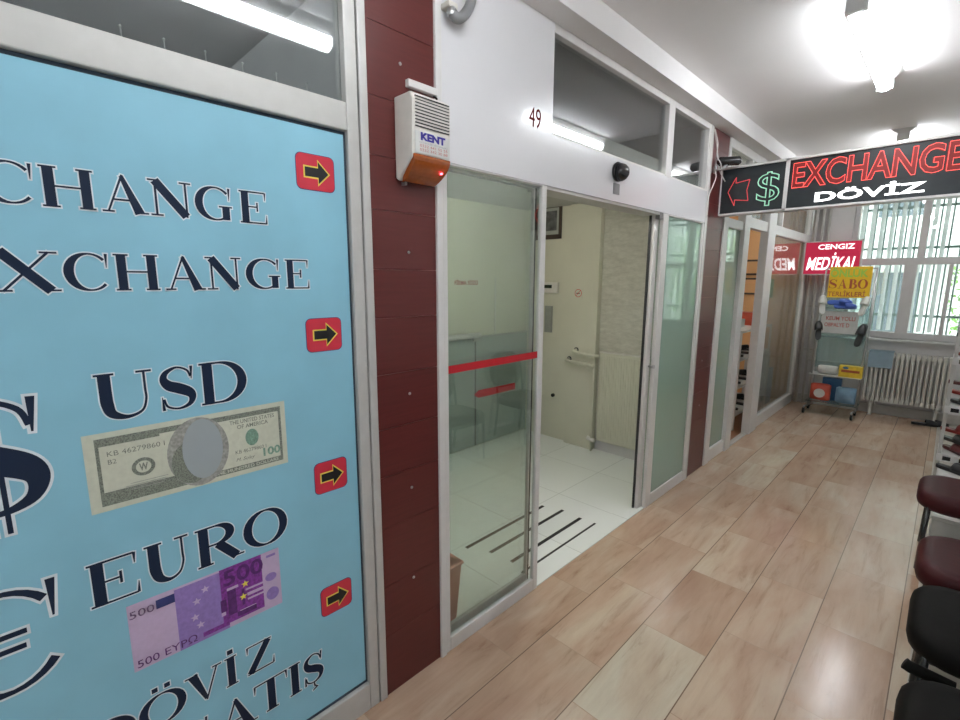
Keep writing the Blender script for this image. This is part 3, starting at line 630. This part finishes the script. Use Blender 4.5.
lamp(-2.6, -1.3, label='fluorescent lamp on the ceiling behind the viewpoint')
ol = thing('office_lamp', (-.45, 2.6, 2.43), 'fluorescent lamp on the office ceiling hidden behind the entrance header', 'lamp')
boxo('housing', (-.5, 2.0, 2.39), (-.4, 3.2, 2.431), 'fix', ol); MB().tube([(-.45, 2.02, 2.372), (-.45, 3.18, 2.372)], .014, 10).build('tube', 'tubein', ol)
sl = thing('shop_lamp', (-1.3, 6.2, 2.95), 'fluorescent lamp on the ceiling inside the medical shop', 'lamp')
boxo('housing', (-1.35, 5.6, 2.9), (-1.25, 6.8, 2.95), 'fix', sl); MB().tube([(-1.3, 5.62, 2.885), (-1.3, 6.78, 2.885)], .014, 10).build('tube', 'tubein', sl)

# ------------------------------------------------------------------ hanging LED sign
ls = thing('exchange_sign', (1.0, 4.34, 2.24), 'black hanging LED sign reading EXCHANGE in red and DÖVİZ in white', 'sign')
boxo('sign_housing', (.0, 4.305, 2.235), (1.98, 4.4, 2.60), 'signblack', ls)
b = MB()
for x0, x1, z0, z1 in ((-.008, 1.988, 2.59, 2.606), (-.008, 1.988, 2.228, 2.243), (-.008, .006, 2.228, 2.606), (1.974, 1.988, 2.228, 2.606), (.458, .482, 2.228, 2.606), (1.56, 1.575, 2.228, 2.606)): b.box((x0, 4.29, z0), (x1, 4.408, z1))
b.build('sign_frame', 'alu', ls)
PS_ = PY(4.304)
text('lettering_face', 'EXCHANGE', (.512, 2.39, 1.412, 2.56), 'ledredback', PS_, .001, ls, off=.03)
text('led_lettering', 'EXCHANGE', (.506, 2.383, 1.42, 2.567), 'ledred', PS_, .004, ls, outline=.0075, off=.022)
text('white_lettering', 'DÖVİZ', (.66, 2.27, 1.26, 2.36), 'ledwhite', PS_, .003, ls, off=.03)
def outline_path(pts, m, r=.004):
    b = MB(); n = len(pts)
    for i in range(n):
        b.tube([P3(PS_, *pts[i], .005), P3(PS_, *pts[(i+1) % n], .005)], r, 6)
    return b.build('led_arrow', m, ls)
outline_path([(.06, 2.41), (.115, 2.52), (.115, 2.475), (.215, 2.49), (.2, 2.41), (.215, 2.33), (.115, 2.345), (.115, 2.3)], 'ledarrow', .003)
serifd = text('led_dollar', '$', (.27, 2.275, .43, 2.53), 'ledgreen', PS_, .004, ls, outline=.013)
outline_path([(1.92, 2.41), (1.865, 2.52), (1.865, 2.47), (1.74, 2.48), (1.74, 2.33), (1.865, 2.345), (1.865, 2.3)], 'ledred', .004)
for x in (1.75,): MB().tube([(x, 4.35, 2.6), (x, 4.35, 3.0)], .006, 8).build('hanging_rod', 'steel', ls)
boxo('wall_bracket', (.0, 4.32, 2.3), (-.006, 4.38, 2.54), 'steel', ls)
# bullet camera and cables on second pillar
bc = thing('bullet_camera', (.06, 4.18, 2.6), 'black bullet camera on a silver arm at the left end of the exchange sign', 'camera')
MB().lathe((.0, 4.12, 2.565), [(.03, 0), (.03, .012), (.012, .016)], 16, 'x').build('camera_mount', 'steel', bc)
MB().tube([(.01, 4.12, 2.565), (.05, 4.14, 2.565), (.08, 4.16, 2.6)], .008, 8).build('camera_arm', 'steel', bc, smooth=True)
MB().tube([(.02, 4.13, 2.625), (.03, 4.14, 2.627), (.15, 4.21, 2.628), (.16, 4.216, 2.63)], [.02, .034, .034, .026], 18).build('camera_body', 'blackp', bc, smooth=True)
cabs = [([(.01, 4.05, 2.85), (.03, 4.07, 2.75), (.03, 4.07, 2.66), (.05, 4.12, 2.6), (.03, 4.2, 2.54)], 'white loop of cable running down the second red pillar from the beam'),
        ([(.01, 4.12, 2.56), (.03, 4.09, 2.5), (.025, 4.06, 2.44), (.01, 4.03, 2.36), (.008, 4.03, 2.2)], 'white cable sagging below the bullet camera to the door frame'),
        ([(.012, 4.035, 2.85), (.02, 4.1, 2.7), (.02, 4.17, 2.58), (.03, 4.25, 2.52), (.03, 4.3, 2.5)], 'white cable crossing the second red pillar to the hanging exchange sign')]
for p, l in cabs: tag(MB().tube([c[:3] for c in cat_rom([(*c,) for c in p], 6)], .004, 8).build('loose_cable', 'alu', smooth=True), l, 'cable')

# ------------------------------------------------------------------ medical shop front
d2 = struct(bpy.data.objects.new('door_2', None)); COL.objects.link(d2); d2.location = (0, 5, 0)
b = MB()
b.box((-.05, 4.425, 0), (.012, 4.54, 2.3)); b.box((-.05, 4.97, 0), (.02, 5.13, 2.5)); b.box((-.05, 4.54, 0), (.004, 4.97, .12)); b.box((-.05, 4.54, 2.16), (.004, 4.97, 2.24))
b.build('door_frame', 'alu', d2, bevel=.004)
boxo('side_pane', (-.025, 4.54, .12), (-.019, 4.97, 2.16), 'gl_film', d2)
boxo('door_post', (-.05, 5.73, 0), (.03, 6.0, 2.6), 'alu', d2, bevel=.006)
w3 = struct(bpy.data.objects.new('window_3', None)); COL.objects.link(w3); w3.location = (0, 7, 0)
b = MB(); b.box((-.05, 6.0, 0), (.01, 7.78, .13)); b.box((-.05, 5.13, 2.2), (.012, 7.78, 2.3)); b.box((-.05, 7.74, 0), (.01, 7.8, 2.875)); b.box((-.05, 4.42, 2.8), (.01, 7.78, 2.875)); b.box((-.05, 4.42, 2.3), (.01, 4.47, 2.8)); b.box((-.05, 5.05, 2.3), (.01, 5.1, 2.8)); b.box((-.05, 6.3, 2.3), (.01, 6.34, 2.8))
b.build('window_frame', 'alu', w3, bevel=.004)
boxo('shop_pane', (-.025, 6.0, .13), (-.019, 7.74, 2.2), 'gl_shop', w3); boxo('upper_pane', (-.025, 4.47, 2.3), (-.019, 7.74, 2.8), 'gl', w3)
struct(boxo('trim_10', (-.04, 5.13, .0), (.01, 5.73, .012), 'silver'))
# pipes in the corner
pp = thing('corner_pipes', (.08, 7.85, 0), 'pair of grey vertical heating pipes in the corner left of the window', 'pipe')
for x, r in ((.05, .022), (.13, .016), (.2, .016)): MB().tube([(x, 7.85, 0), (x, 7.85, 2.98)], r, 12).build('vertical_pipe', 'pipe', pp, smooth=True)
for z in (.75, 1.35, 2.2): boxo('pipe_clip', (.02, 7.865, z), (.23, 7.9, z+.02), 'pipe', pp)
MB().tube([(.13, 7.83, .62), (.9, 7.83, .62)], .012, 10).build('feed_pipe', 'pipe', pp, smooth=True)
# shop shelf by the door
def slipper_meshes(ms, mu):
    L, Wd = .25, .09
    def outline(k=1.0):
        pts = [(0, .03), (.02, .055), (.06, .062), (.12, .055), (.17, .066), (.21, .068), (.24, .05), (.25, .02), (.25, -.01), (.235, -.035), (.2, -.045), (.15, -.038), (.1, -.036), (.05, -.04), (.015, -.03), (0, 0)]
        return [((x-.125)*1.0, (y-.01)*.62*k) for x, y in pts]
    r = []
    for z, k in ((0, .92), (.006, 1), (.02, 1), (.026, .95)): r.append([(x, y*k, z) for x, y in outline()])
    sole = MB().loft(r)
    up = MB(); rings = []
    for i in range(9):
        t = i/8; x = -.0+.122*t; wd = .042*math.sqrt(max(0, 1-(max(0, t-.35)/.66)**2))+.002; h = .058*(1-.55*t*t)
        rings.append([(x, wd*math.cos(a), .018+max(0.002, h*math.sin(a))) for a in [PI*j/10 for j in range(11)]])
    vs = [p for q_ in rings for p in q_]; up.add(vs, [(i*11+j, i*11+j+1, (i+1)*11+j+1, (i+1)*11+j) for i in range(8) for j in range(10)])
    return sole, up
def make_slipper(name, m1, m2, label, cat, group):
    r = thing(name, (0, 0, 0), label, cat, group); a, b = slipper_meshes(m1, m2)
    a.build('sole', m1, r, smooth=False, local=True, bevel=.003); u = b.build('upper', m2, r, smooth=True, local=True)
    s = u.modifiers.new('solid', 'SOLIDIFY'); s.thickness = .004
    return r
def place(o, loc, rz=0, rx=0, ry=0, sc=1, label=None, group=None, used={}):
    if o.name in used: c = copy_tree(o)
    else: c = o; used[o.name] = 1
    c.location = loc; c.rotation_euler = (rx, ry, rz); c.scale = (sc, sc, sc)
    if label: c['label'] = label
    if group: c['group'] = group
    return c
sh = thing('shop_shelf', (-.4, 5.9, 0), 'white shelf unit with slippers seen through the open medical shop door', 'shelf')
for z in (.16, .48, .8, 1.12): boxo('shelf_board', (-.62, 5.75, z), (-.14, 7.0, z+.025), 'alu', sh); 
for y in (5.76, 6.4, 6.97): 
    for x in (-.61, -.16): boxo('upright', (x, y, 0), (x+.02, y+.02, 1.15), 'alu', sh)
blk = make_slipper('slipper', 'shoeb', 'shoeb', 'black slipper', 'slipper', 'slippers on the shop shelf')
wht = make_slipper('clog', 'shoew', 'shoew', 'white clog', 'clog', 'clogs on the shop shelf')
for k_, z in enumerate((.185, .505, .825)):
    nm = ['lowest', 'second', 'third'][k_]
    for j in range(7):
        place(blk, (-.3 if j % 2 else -.48, 5.87+.15*j, z), PI*.97, label='black slipper on the %s board of the shelf inside the shop door' % nm, group='black slippers on the shop shelf')
po = boxo('green_poster', (-.06, 6.15, 1.5), (-.055, 6.5, 1.72), 'poster'); tag(po, 'green notice sheet hanging behind the medical shop window', 'poster')
for k_, (y_, z_, h_, c_, l_) in enumerate(((6.1, 1.145, .16, 'bagred', 'salmon'), (7.1, 0, .75, 'wallgrey', 'tall grey'), (7.35, 0, .5, 'bagblue', 'blue'))):
    if k_ == 0: y_, z_ = 6.6, 1.145
    tag(boxo('carton', (-.45, y_, z_), (-.2, y_+.22, z_+h_), c_, bevel=.004), '%s carton standing behind the medical shop window' % l_, 'box')
bxs = thing('shoe_box', (-.4, 6.2, 1.145), 'white open shoe box on top of the shelf inside the medical shop', 'box'); boxo('box_body', (-.5, 6.1, 1.145), (-.3, 6.4, 1.24), 'paper', bxs); MB().prism([(0, 0), (.18, .1), (.18, .104), (0, .004)], (-.5, 6.1, 1.24), (1, 0, 0), (0, 0, 1), (0, 1, 0), .3).build('box_lid', 'paper', bxs)
def pframe(x0, x1, z0, z1, label):
    o = thing('wall_frame', ((x0+x1)/2, 7.79, z0), label, 'picture', 'frames on the orange wall')
    b = MB(); t = .025
    b.box((x0, 7.775, z0), (x1, 7.8, z0+t)); b.box((x0, 7.775, z1-t), (x1, 7.8, z1)); b.box((x0, 7.775, z0), (x0+t, 7.8, z1)); b.box((x1-t, 7.775, z0), (x1, 7.8, z1)); b.build('frame', 'framebr', o)
    boxo('print', (x0+t, 7.785, z0+t), (x1-t, 7.8, z1-t), 'orange', o)
pframe(-.85, -.5, 1.78, 2.0, 'dark framed certificate hanging higher on the orange wall of the medical shop')
pframe(-.88, -.5, 1.5, 1.74, 'dark framed certificate hanging lower on the orange wall of the medical shop')

# ------------------------------------------------------------------ MEDIKAL sign
mk = thing('medical_sign', (.3, 7.6, 1.75), 'crimson backlit sign with white lettering hanging beside the display stand', 'sign')
boxo('sign_box', (.01, 7.6, 1.785), (.6, 7.68, 2.2), 'medred', mk)
b = MB()
for x0, x1, z0, z1 in ((.0, .61, 2.195, 2.21), (.0, .61, 1.775, 1.79), (.0, .014, 1.775, 2.21), (.596, .61, 1.775, 2.21)): b.box((x0, 7.592, z0), (x1, 7.69, z1))
b.build('sign_frame', 'silver', mk)
PM = PY(7.599)
text('lettering', 'CENGIZ', (.15, 2.1, .53, 2.165), 'medwhite', PM, .002, mk, off=.02)
text('lettering', 'MEDİKAL', (.04, 1.84, .57, 2.06), 'medwhite', PM, .002, mk, off=.018, shear=.25)
MB().tube([(.05, 7.64, 2.2), (.05, 7.64, 2.99)], .006, 8).build('hanging_rod', 'steel', mk); MB().tube([(.55, 7.64, 2.2), (.55, 7.64, 2.99)], .006, 8).build('hanging_rod', 'steel', mk)

# ------------------------------------------------------------------ display stand
ds = thing('display_stand', (.52, 7.3, 0), 'metal wheeled display stand with clear panel near the end window', 'display stand')
xs0, xs1, yf, yb = .29, .78, 7.27, 7.5
for x in (xs0, xs1):
    MB().tube([(x, yf, .09), (x+.03, yf, 1.85)], .009, 8).build('post', 'steel', ds, smooth=True)
    MB().tube([(x, yb, .09), (x+.03, yf+.12, 1.6)], .008, 8).build('rear_post', 'steel', ds, smooth=True)
    MB().tube([(x-.03, yf-.04, .085), (x, yb+.04, .085)], .01, 8).build('base_bar', 'steel', ds, smooth=True)
for z, y0 in ((.17, yf), (.52, yf)):
    b = MB(); b.box((xs0-.02, y0-.06, z), (xs1+.02, yb, z+.008)); b.build('shelf', 'silver' if z > .2 else 'acryl', ds)
boxo('shelf', (xs0, yf, 1.0), (xs1+.02, yf+.16, 1.007), 'acryl', ds); boxo('shelf', (xs0, yf, 1.36), (xs1+.02, yf+.14, 1.367), 'acryl', ds)
boxo('clear_panel', (xs0+.01, yf+.115, .6), (xs1+.02, yf+.121, 1.5), 'acryl', ds)
MB().tube([(xs0+.03, yf, 1.85), (xs1+.03, yf, 1.85)], .009, 8).build('top_bar', 'steel', ds)
for x in (xs0-.03, xs1-.02):
    for y in (yf-.04, yb+.03): MB().tube([(x, y, .085), (x, y, .05)], .006, 6).build('caster_stem', 'steel', ds); MB().lathe((x-.014, y, .036), [(.02, 0), (.035, .004), (.035, .024), (.02, .028)], 18, 'x').build('caster', 'rubber', ds, smooth=False)
pc = thing('yellow_sign_card', (.55, 7.25, 1.5), 'yellow card sign reading SABO on top of the wheeled display stand', 'sign')
boxo('card', (.36, 7.245, 1.5), (.77, 7.255, 1.87), 'yel', pc); PC = PY(7.2445)
text('lettering', 'ÖNLÜK', (.37, 1.745, .735, 1.86), 'green', PC, .001, pc, off=.03)
serif_word([('S', .365, 1.61, .085, .11), ('A', .455, 1.61, .095, .11), ('B', .56, 1.61, .08, .11), ('O', .65, 1.61, .09, .11)], PC, .001, pc, m='brownred', halo=None)
text('lettering', 'TERLİKLERİ', (.365, 1.515, .73, 1.59), 'brownred', PC, .001, pc, off=.015)
wc = thing('white_sign_card', (.5, 7.25, 1.1), 'white card with faded red lettering on the middle of the display stand', 'sign')
boxo('card', (.33, 7.245, 1.06), (.7, 7.253, 1.33), 'paper', wc); PW = PY(7.2445)
text('lettering', 'KEUM YOLLI', (.38, 1.22, .67, 1.27), 'redtext', PW, .001, wc, off=.02); text('lettering', 'OBPALYE D', (.37, 1.14, .62, 1.19), 'redtext', PW, .001, wc, off=.02)
G2 = 'shoes hung on the display stand'
place(wht, (.325, 7.24, 1.4), PI/2+.3, rx=0, ry=-1.2, label='white clog hung on the left of the display stand under the yellow card', group=G2)
place(wht, (.745, 7.24, 1.4), PI/2-.4, ry=-1.1, label='white clog hung on the right of the display stand under the yellow card', group=G2)
bls = make_slipper('blue_slipper', 'shoebl', 'shoebl', 'blue and white slipper lying across under the yellow card', 'slipper', G2)
place(bls, (.5, 7.24, 1.43), 0, rx=1.0, label='upper blue slipper lying across the stand under the yellow card', sc=1.0); place(bls, (.56, 7.22, 1.385), .05, rx=.9, label='front blue slipper lying across the stand under the yellow card', sc=.9)
place(blk, (.315, 7.235, 1.08), PI/2+.35, ry=-1.2, label='black slipper hung left of the white lettered card on the display stand', group=G2)
place(blk, (.75, 7.235, 1.05), PI/2-.5, ry=-1.2, label='black slipper hung right of the white lettered card on the display stand', group=G2, sc=1.15)
def package(name, x0, x1, y0, y1, z0, z1, m, label, cat, print_m=None, bulge=.02):
    o = thing(name, ((x0+x1)/2, (y0+y1)/2, z0), label, cat)
    b = MB(); rings = []; n = 10
    for i in range(7):
        t = i/6; e = math.sin(PI*t)**.5 if 0 < t < 1 else .25
        z = z0+(z1-z0)*t; cy = (y0+y1)/2; hy = (y1-y0)/2*e; hx = (x1-x0)/2*(1-.04*abs(math.sin(7*t)))
        rings.append([((x0+x1)/2+hx*sx, cy+hy*sy, z) for sx, sy in ((-1, -.35), (-.6, -1), (0, -1.12), (.6, -1), (1, -.35), (1, .35), (.6, 1), (0, 1.1), (-.6, 1), (-1, .35))])
    b.loft(rings); b.build('wrapping', m, o, sub=1)
    if print_m: flat('printed_label', [oval((x0+x1)/2, (z0+z1)/2-.01, (x1-x0)*.26, (z1-z0)*.25)], print_m, PY(y0-.012), 0, o)
    return o
package('red_package', .29, .52, 7.26, 7.36, .18, .41, 'bagred', 'red plastic package with pale round label on the lowest shelf of the stand', 'package', 'paper')
package('blue_package', .56, .79, 7.25, 7.36, .18, .4, 'bagblue', 'blue plastic package beside the red one on the lowest shelf of the stand', 'package', None)
bb = boxo('blue_box', (.4, 7.41, .179), (.6, 7.48, .47), 'boxblue', bevel=.003); tag(bb, 'upright blue box behind the red package on the display stand', 'box')
pk = package('white_package', .34, .56, 7.3, 7.4, .528, .64, 'paper', 'flat white plastic package on the middle shelf of the stand', 'package')
yb_ = thing('yellow_box', (.68, 7.3, .528), 'yellow printed box on the right of the middle shelf of the stand', 'box'); boxo('carton', (.575, 7.24, .528), (.805, 7.34, .67), 'boxyel', yb_, bevel=.004)
flat('printed_band', [rect(.6, .59, .78, .62)], 'brownred', PY(7.2395), .0005, yb_); flat('printed_patch', [oval(.64, .645, .03, .015)], 'boxblue', PY(7.2395), .0005, yb_)

# ------------------------------------------------------------------ end window, blind, grille, radiator
w4 = struct(bpy.data.objects.new('window_4', None)); COL.objects.link(w4); w4.location = (1.2, 8.02, .98)
b = MB(); yy0, yy1 = 7.96, 8.04
for x in (.45, 2.01): b.box((x, yy0, .98), (x+.05, yy1, 2.82))
for z0, z1 in ((.98, 1.06), (1.9, 1.985), (2.77, 2.82)): b.box((.5, yy0, z0), (2.01, yy1, z1))
b.box((1.0, yy0, 1.06), (1.12, yy1, 1.9)); b.box((1.4, yy0, 1.06), (1.44, yy1, 1.9)); b.box((1.1, yy0, 1.985), (1.17, yy1, 2.77)); b.box((1.58, yy0, 1.06), (1.66, yy1, 2.77))
b.build('window_frame', 'wallgrey', w4, bevel=.005)
boxo('window_pane', (.5, 8.0, 1.06), (2.01, 8.005, 2.77), 'gl', w4)
boxo('window_sill', (.45, 7.84, .955), (2.08, 7.96, .98), 'paper', w4)
vb = thing('window_grille', (1.2, 8.12, 1.0), 'vertical metal bars and rails outside the end window', 'grille')
for i in range(15): x = .54+i*.103; MB().tube([(x, 8.22, .95), (x, 8.22, 2.9)], .009, 8).build('bar', 'grille', vb)
for z in (1.25, 2.1, 2.6): boxo('rail', (.45, 8.21, z), (2.05, 8.23, z+.03), 'grille', vb)
bl = thing('vertical_blind', (.9, 8.06, 1.1), 'white vertical blind slats hanging in the end window', 'blind')
for i in range(9):
    x = .53+i*.098; a = .9
    b = MB(); b.prism([(-.03*math.cos(a), -.03*math.sin(a)), (.03*math.cos(a), .03*math.sin(a)), (.03*math.cos(a)-.003, .03*math.sin(a)), (-.03*math.cos(a)-.003, -.03*math.sin(a))], (x, 8.1, 1.07), (1, 0, 0), (0, 1, 0), (0, 0, 1), 1.72); b.build('slat', 'blind', bl)
boxo('head_rail', (.5, 8.06, 2.79), (1.5, 8.14, 2.815), 'blind', bl)
for i in (1,):
    pass
rd = thing('column_radiator', (1.2, 7.8, .17), 'cream column radiator on the end wall below the window', 'radiator')
for i in range(17):
    x = .8+i*.047
    b = MB(); b.tube([(x, 7.75, .22), (x, 7.75, .78)], .016, 10); b.tube([(x, 7.83, .22), (x, 7.83, .78)], .016, 10); b.box((x-.018, 7.735, .745), (x+.018, 7.845, .815)); b.box((x-.018, 7.735, .185), (x+.018, 7.845, .245)); b.build('radiator_column', 'rad', rd, bevel=.004)
MB().tube([(.76, 7.79, .76), (1.6, 7.79, .76)], .014, 8).build('header_pipe', 'rad', rd)
for x in (.87, 1.48): boxo('radiator_foot', (x, 7.75, 0), (x+.03, 7.83, .2), 'rad', rd)
cl = MB().box((.8, 7.715, .62), (1.04, 7.724, .835)).box((.8, 7.715, .822), (1.04, 7.86, .835)).build('draped_cloth', 'lightblue', bevel=.003); tag(cl, 'pale blue cloth draped over the left end of the column radiator', 'cloth')

# ------------------------------------------------------------------ outside
nb = thing('neighbouring_building', (2, 16, -4), 'pale building with balconies seen through the end window', 'building')
boxo('facade', (-6, 15, -4), (9, 19, 9), 'house', nb)
for r in range(5):
    z = -3+r*2.6
    boxo('balcony', (-6, 14.1, z), (9, 15, z+.9), 'house', nb)
    b = MB()
    for c in range(8): b.box((-5.4+c*1.8, 14.96, z+.9), (-4.5+c*1.8, 15.01, z+2.3))
    b.build('windows', 'pane', nb)
struct(boxo('ground', (-15, 8.4, -4.1), (20, 25, -4), 'ground'))
tr = thing('leafy_tree', (2.7, 11.8, -4), 'leafy green tree growing outside the end window', 'tree')
MB().tube([(2.7, 11.8, -4), (2.65, 11.8, -1), (2.8, 11.9, 2.2)], [.16, .12, .05], 10).build('trunk', 'bark', tr)
b = MB(); rnd = random.Random(3)
for i in range(2600):
    while True:
        p = Vector((rnd.uniform(-1, 1), rnd.uniform(-1, 1), rnd.uniform(-1, 1)))
        if p.length < 1: break
    c = Vector((2.7, 11.8, 1.5))+Vector((p.x*1.35, p.y*1.2, p.z*1.5)); s = rnd.uniform(.03, .07)
    u = Vector((rnd.gauss(0, 1), rnd.gauss(0, 1), rnd.gauss(0, 1))).normalized(); v = u.orthogonal().normalized()
    b.add([c-u*s, c+v*s*.5, c+u*s, c-v*s*.5], [(0, 1, 2, 3)])
b.build('foliage', 'leaf', tr)

# ------------------------------------------------------------------ chairs along the right wall
def make_chair(vm, label):
    r = thing('waiting_chair', (0, 0, 0), label, 'chair', 'padded chairs along the right side')
    def pad(x0, x1, y0, y1, z0, z1, rad=.13):
        rings = []
        for z, k in ((z0, .9), (z0+.015, .97), ((z0+z1)/2-.01, 1.0), (z1-.03, .985), (z1-.012, .94), (z1-.003, .87), (z1, .74)):
            cx, cy = (x0+x1)/2, (y0+y1)/2
            rings.append([((p[0]-cx)*k+cx, (p[1]-cy)*k+cy, z) for p in rrect(x0, y0, x1, y1, rad, 6)])
        return MB().loft(rings)
    pad(0, .46, -.25, .25, .375, .478).build('seat', vm, r, smooth=True, local=True)
    b = pad(-.19, .19, -.24, .24, 0, .06); Mx = Matrix.Translation((.5, 0, .72)) @ Matrix.Rotation(PI/2+.18, 4, 'Y')
    b.v = [Mx @ v for v in b.v]; b.build('backrest', vm, r, smooth=True, local=True)
    for sy in (-1, 1):
        y = sy*.21
        MB().tube([(.05, y, .0), (.06, y, .395)], .012, 10).build('leg', 'blackp', r, smooth=True, local=True)
        MB().tube([(.48, y, .0), (.43, y, .4), (.5, y, .85)], .012, 10).build('leg', 'blackp', r, smooth=True, local=True)
    b = MB(); b.tube([(.06, -.21, .385), (.06, .21, .385), (.43, .21, .385), (.43, -.21, .385), (.06, -.21, .385)], .01, 8); b.build('seat_frame', 'blackp', r, local=True)
    return r
c1 = make_chair('vinyl_m', 'maroon padded chair farthest along, next to the slipper rack')
c2_ = copy_tree(c1)
c1.location = (1.455, 3.9, 0)
c2_.location = (1.49, 2.9, 0); c2_['label'] = 'maroon padded chair between the far maroon chair and the black ones'
c3_ = make_chair('vinyl_b', 'black padded chair right after the two maroon chairs'); c3_.location = (1.49, 2.36, 0)
c4_ = copy_tree(c3_); c4_.location = (1.49, 1.7, 0); c4_['label'] = 'nearest black padded chair in the bottom right corner'
MB().tube([(1.498, 2.0, .435), (1.51, 2.0, .43), (1.62, 2.0, .42)], .02, 12).build('side_bracket', 'vinyl_b', c4_, smooth=True)
wb = thing('white_floor_box', (1.8, 4.4, 0), 'low flat white box on the floor seen under the far maroon chair', 'box'); boxo('box_body', (1.545, 4.24, 0), (2.05, 4.54, .13), 'paper', wb, bevel=.01); boxo('box_lid', (1.54, 4.235, .13), (2.055, 4.545, .15), 'paper', wb)

# ------------------------------------------------------------------ slipper rack on the right
rk = thing('slipper_rack', (1.75, 5.2, 0), 'tall white rack of slippers at the right edge beyond the maroon chairs', 'rack')
RX0, RX1, RY0, RY1 = 1.53, 2.08, 5.0, 5.35
for x in (RX0, RX1-.02):
    for y in (RY0, RY1-.02): boxo('upright', (x, y, 0), (x+.02, y+.02, 1.75), 'silver', rk)
SZ = (.38, .76, 1.13, 1.5)
for z in SZ: boxo('shelf', (RX0, RY0-.02, z-.02), (RX1, RY1, z), 'alu', rk); boxo('shelf_lip', (RX0-.005, RY0-.03, z-.045), (RX1, RY0-.02, z+.008), 'alu', rk)
for z in SZ:
    b = MB()
    for i in range(6): b.box((RX0+.03+i*.09, RY0-.033, z-.035), (RX0+.075+i*.09, RY0-.03, z-.005))
    b.build('price_tags', 'blackp', rk)
mar = make_slipper('maroon_slipper', 'shoem', 'shoem', 'maroon slipper', 'slipper', 'slippers on the right rack')
rds = make_slipper('red_slipper', 'shoered', 'shoered', 'red slipper', 'slipper', 'slippers on the right rack')
nms = {.38: 'lowest', .76: 'second', 1.13: 'third', 1.5: 'top'}
for z in SZ:
    for i in range(4):
        for row in range(3):
            src, cn = ((mar, 'maroon'), (blk, 'black'), (rds, 'red'))[(i*2+row+int(z*10)) % 3]
            place(src, (RX0+.1+i*.115, RY0+.13, z+.001+row*.075), -PI/2+.75+.2*((i+row) % 3-1), ry=0, label='%s slipper on the %s shelf of the right rack' % (cn, nms[z]), group='%s slippers on the %s shelf of the right rack' % (cn, nms[z]))
for i, (x, y, r) in enumerate(((1.42, 7.62, .2), (1.5, 7.66, .1))):
    place(blk, (x, y, .001), r, label=['left black slipper on the floor under the radiator end', 'right black slipper on the floor under the radiator end'][i], group='black slippers on the floor by the window')
for i in range(3):
    place(blk, (1.63+.14*i, 4.72, .336), -PI/2+.9, label='black slipper on the dark crate in front of the right rack', group='black slippers on the dark crate')
cr = thing('dark_crate', (1.8, 4.7, 0), 'dark low crate in front of the right slipper rack', 'crate'); boxo('crate_body', (1.54, 4.58, 0), (2.05, 4.88, .335), 'alu', cr, bevel=.008)
cr['label'] = 'low white crate carrying black slippers in front of the right rack'

# ------------------------------------------------------------------ world and camera
W = bpy.data.worlds.new('sky'); S.world = W; W.use_nodes = True; N = W.node_tree.nodes; L = W.node_tree.links
bg = N['Background']; tc = N.new('ShaderNodeTexCoord'); sp = N.new('ShaderNodeSeparateXYZ'); L.new(tc.outputs['Generated'], sp.inputs[0])
r = N.new('ShaderNodeValToRGB'); r.color_ramp.elements[0].position = .35; r.color_ramp.elements[0].color = (.55, .6, .6, 1); r.color_ramp.elements[1].color = (.85, .95, 1, 1)
mr = N.new('ShaderNodeMapRange'); mr.inputs['From Min'].default_value = -1; L.new(sp.outputs['Z'], mr.inputs['Value']); L.new(mr.outputs[0], r.inputs['Fac']); L.new(r.outputs[0], bg.inputs['Color'])
bg.inputs['Strength'].default_value = 3.2

cam = bpy.data.cameras.new('camera'); co = bpy.data.objects.new('camera', cam); COL.objects.link(co)
cam.sensor_fit = 'HORIZONTAL'; cam.sensor_width = 36; cam.lens = 473.2/960*36; cam.clip_start = .05
p, y, r_ = .16805, .77915, .0034
fwd = Vector((-math.sin(y)*math.cos(p), math.cos(y)*math.cos(p), -math.sin(p))); right = Vector((math.cos(y), math.sin(y), 0)); up = right.cross(fwd)
R2 = right*math.cos(r_)+up*math.sin(r_); U2 = -right*math.sin(r_)+up*math.cos(r_)
co.matrix_world = Matrix(((R2.x, U2.x, -fwd.x, D), (R2.y, U2.y, -fwd.y, 0), (R2.z, U2.z, -fwd.z, H), (0, 0, 0, 1)))
S.camera = co
S.view_settings.view_transform = 'Standard'; S.view_settings.look = 'None'; S.view_settings.gamma = 1; S.view_settings.use_curve_mapping = False
S.view_settings.exposure = 1.0
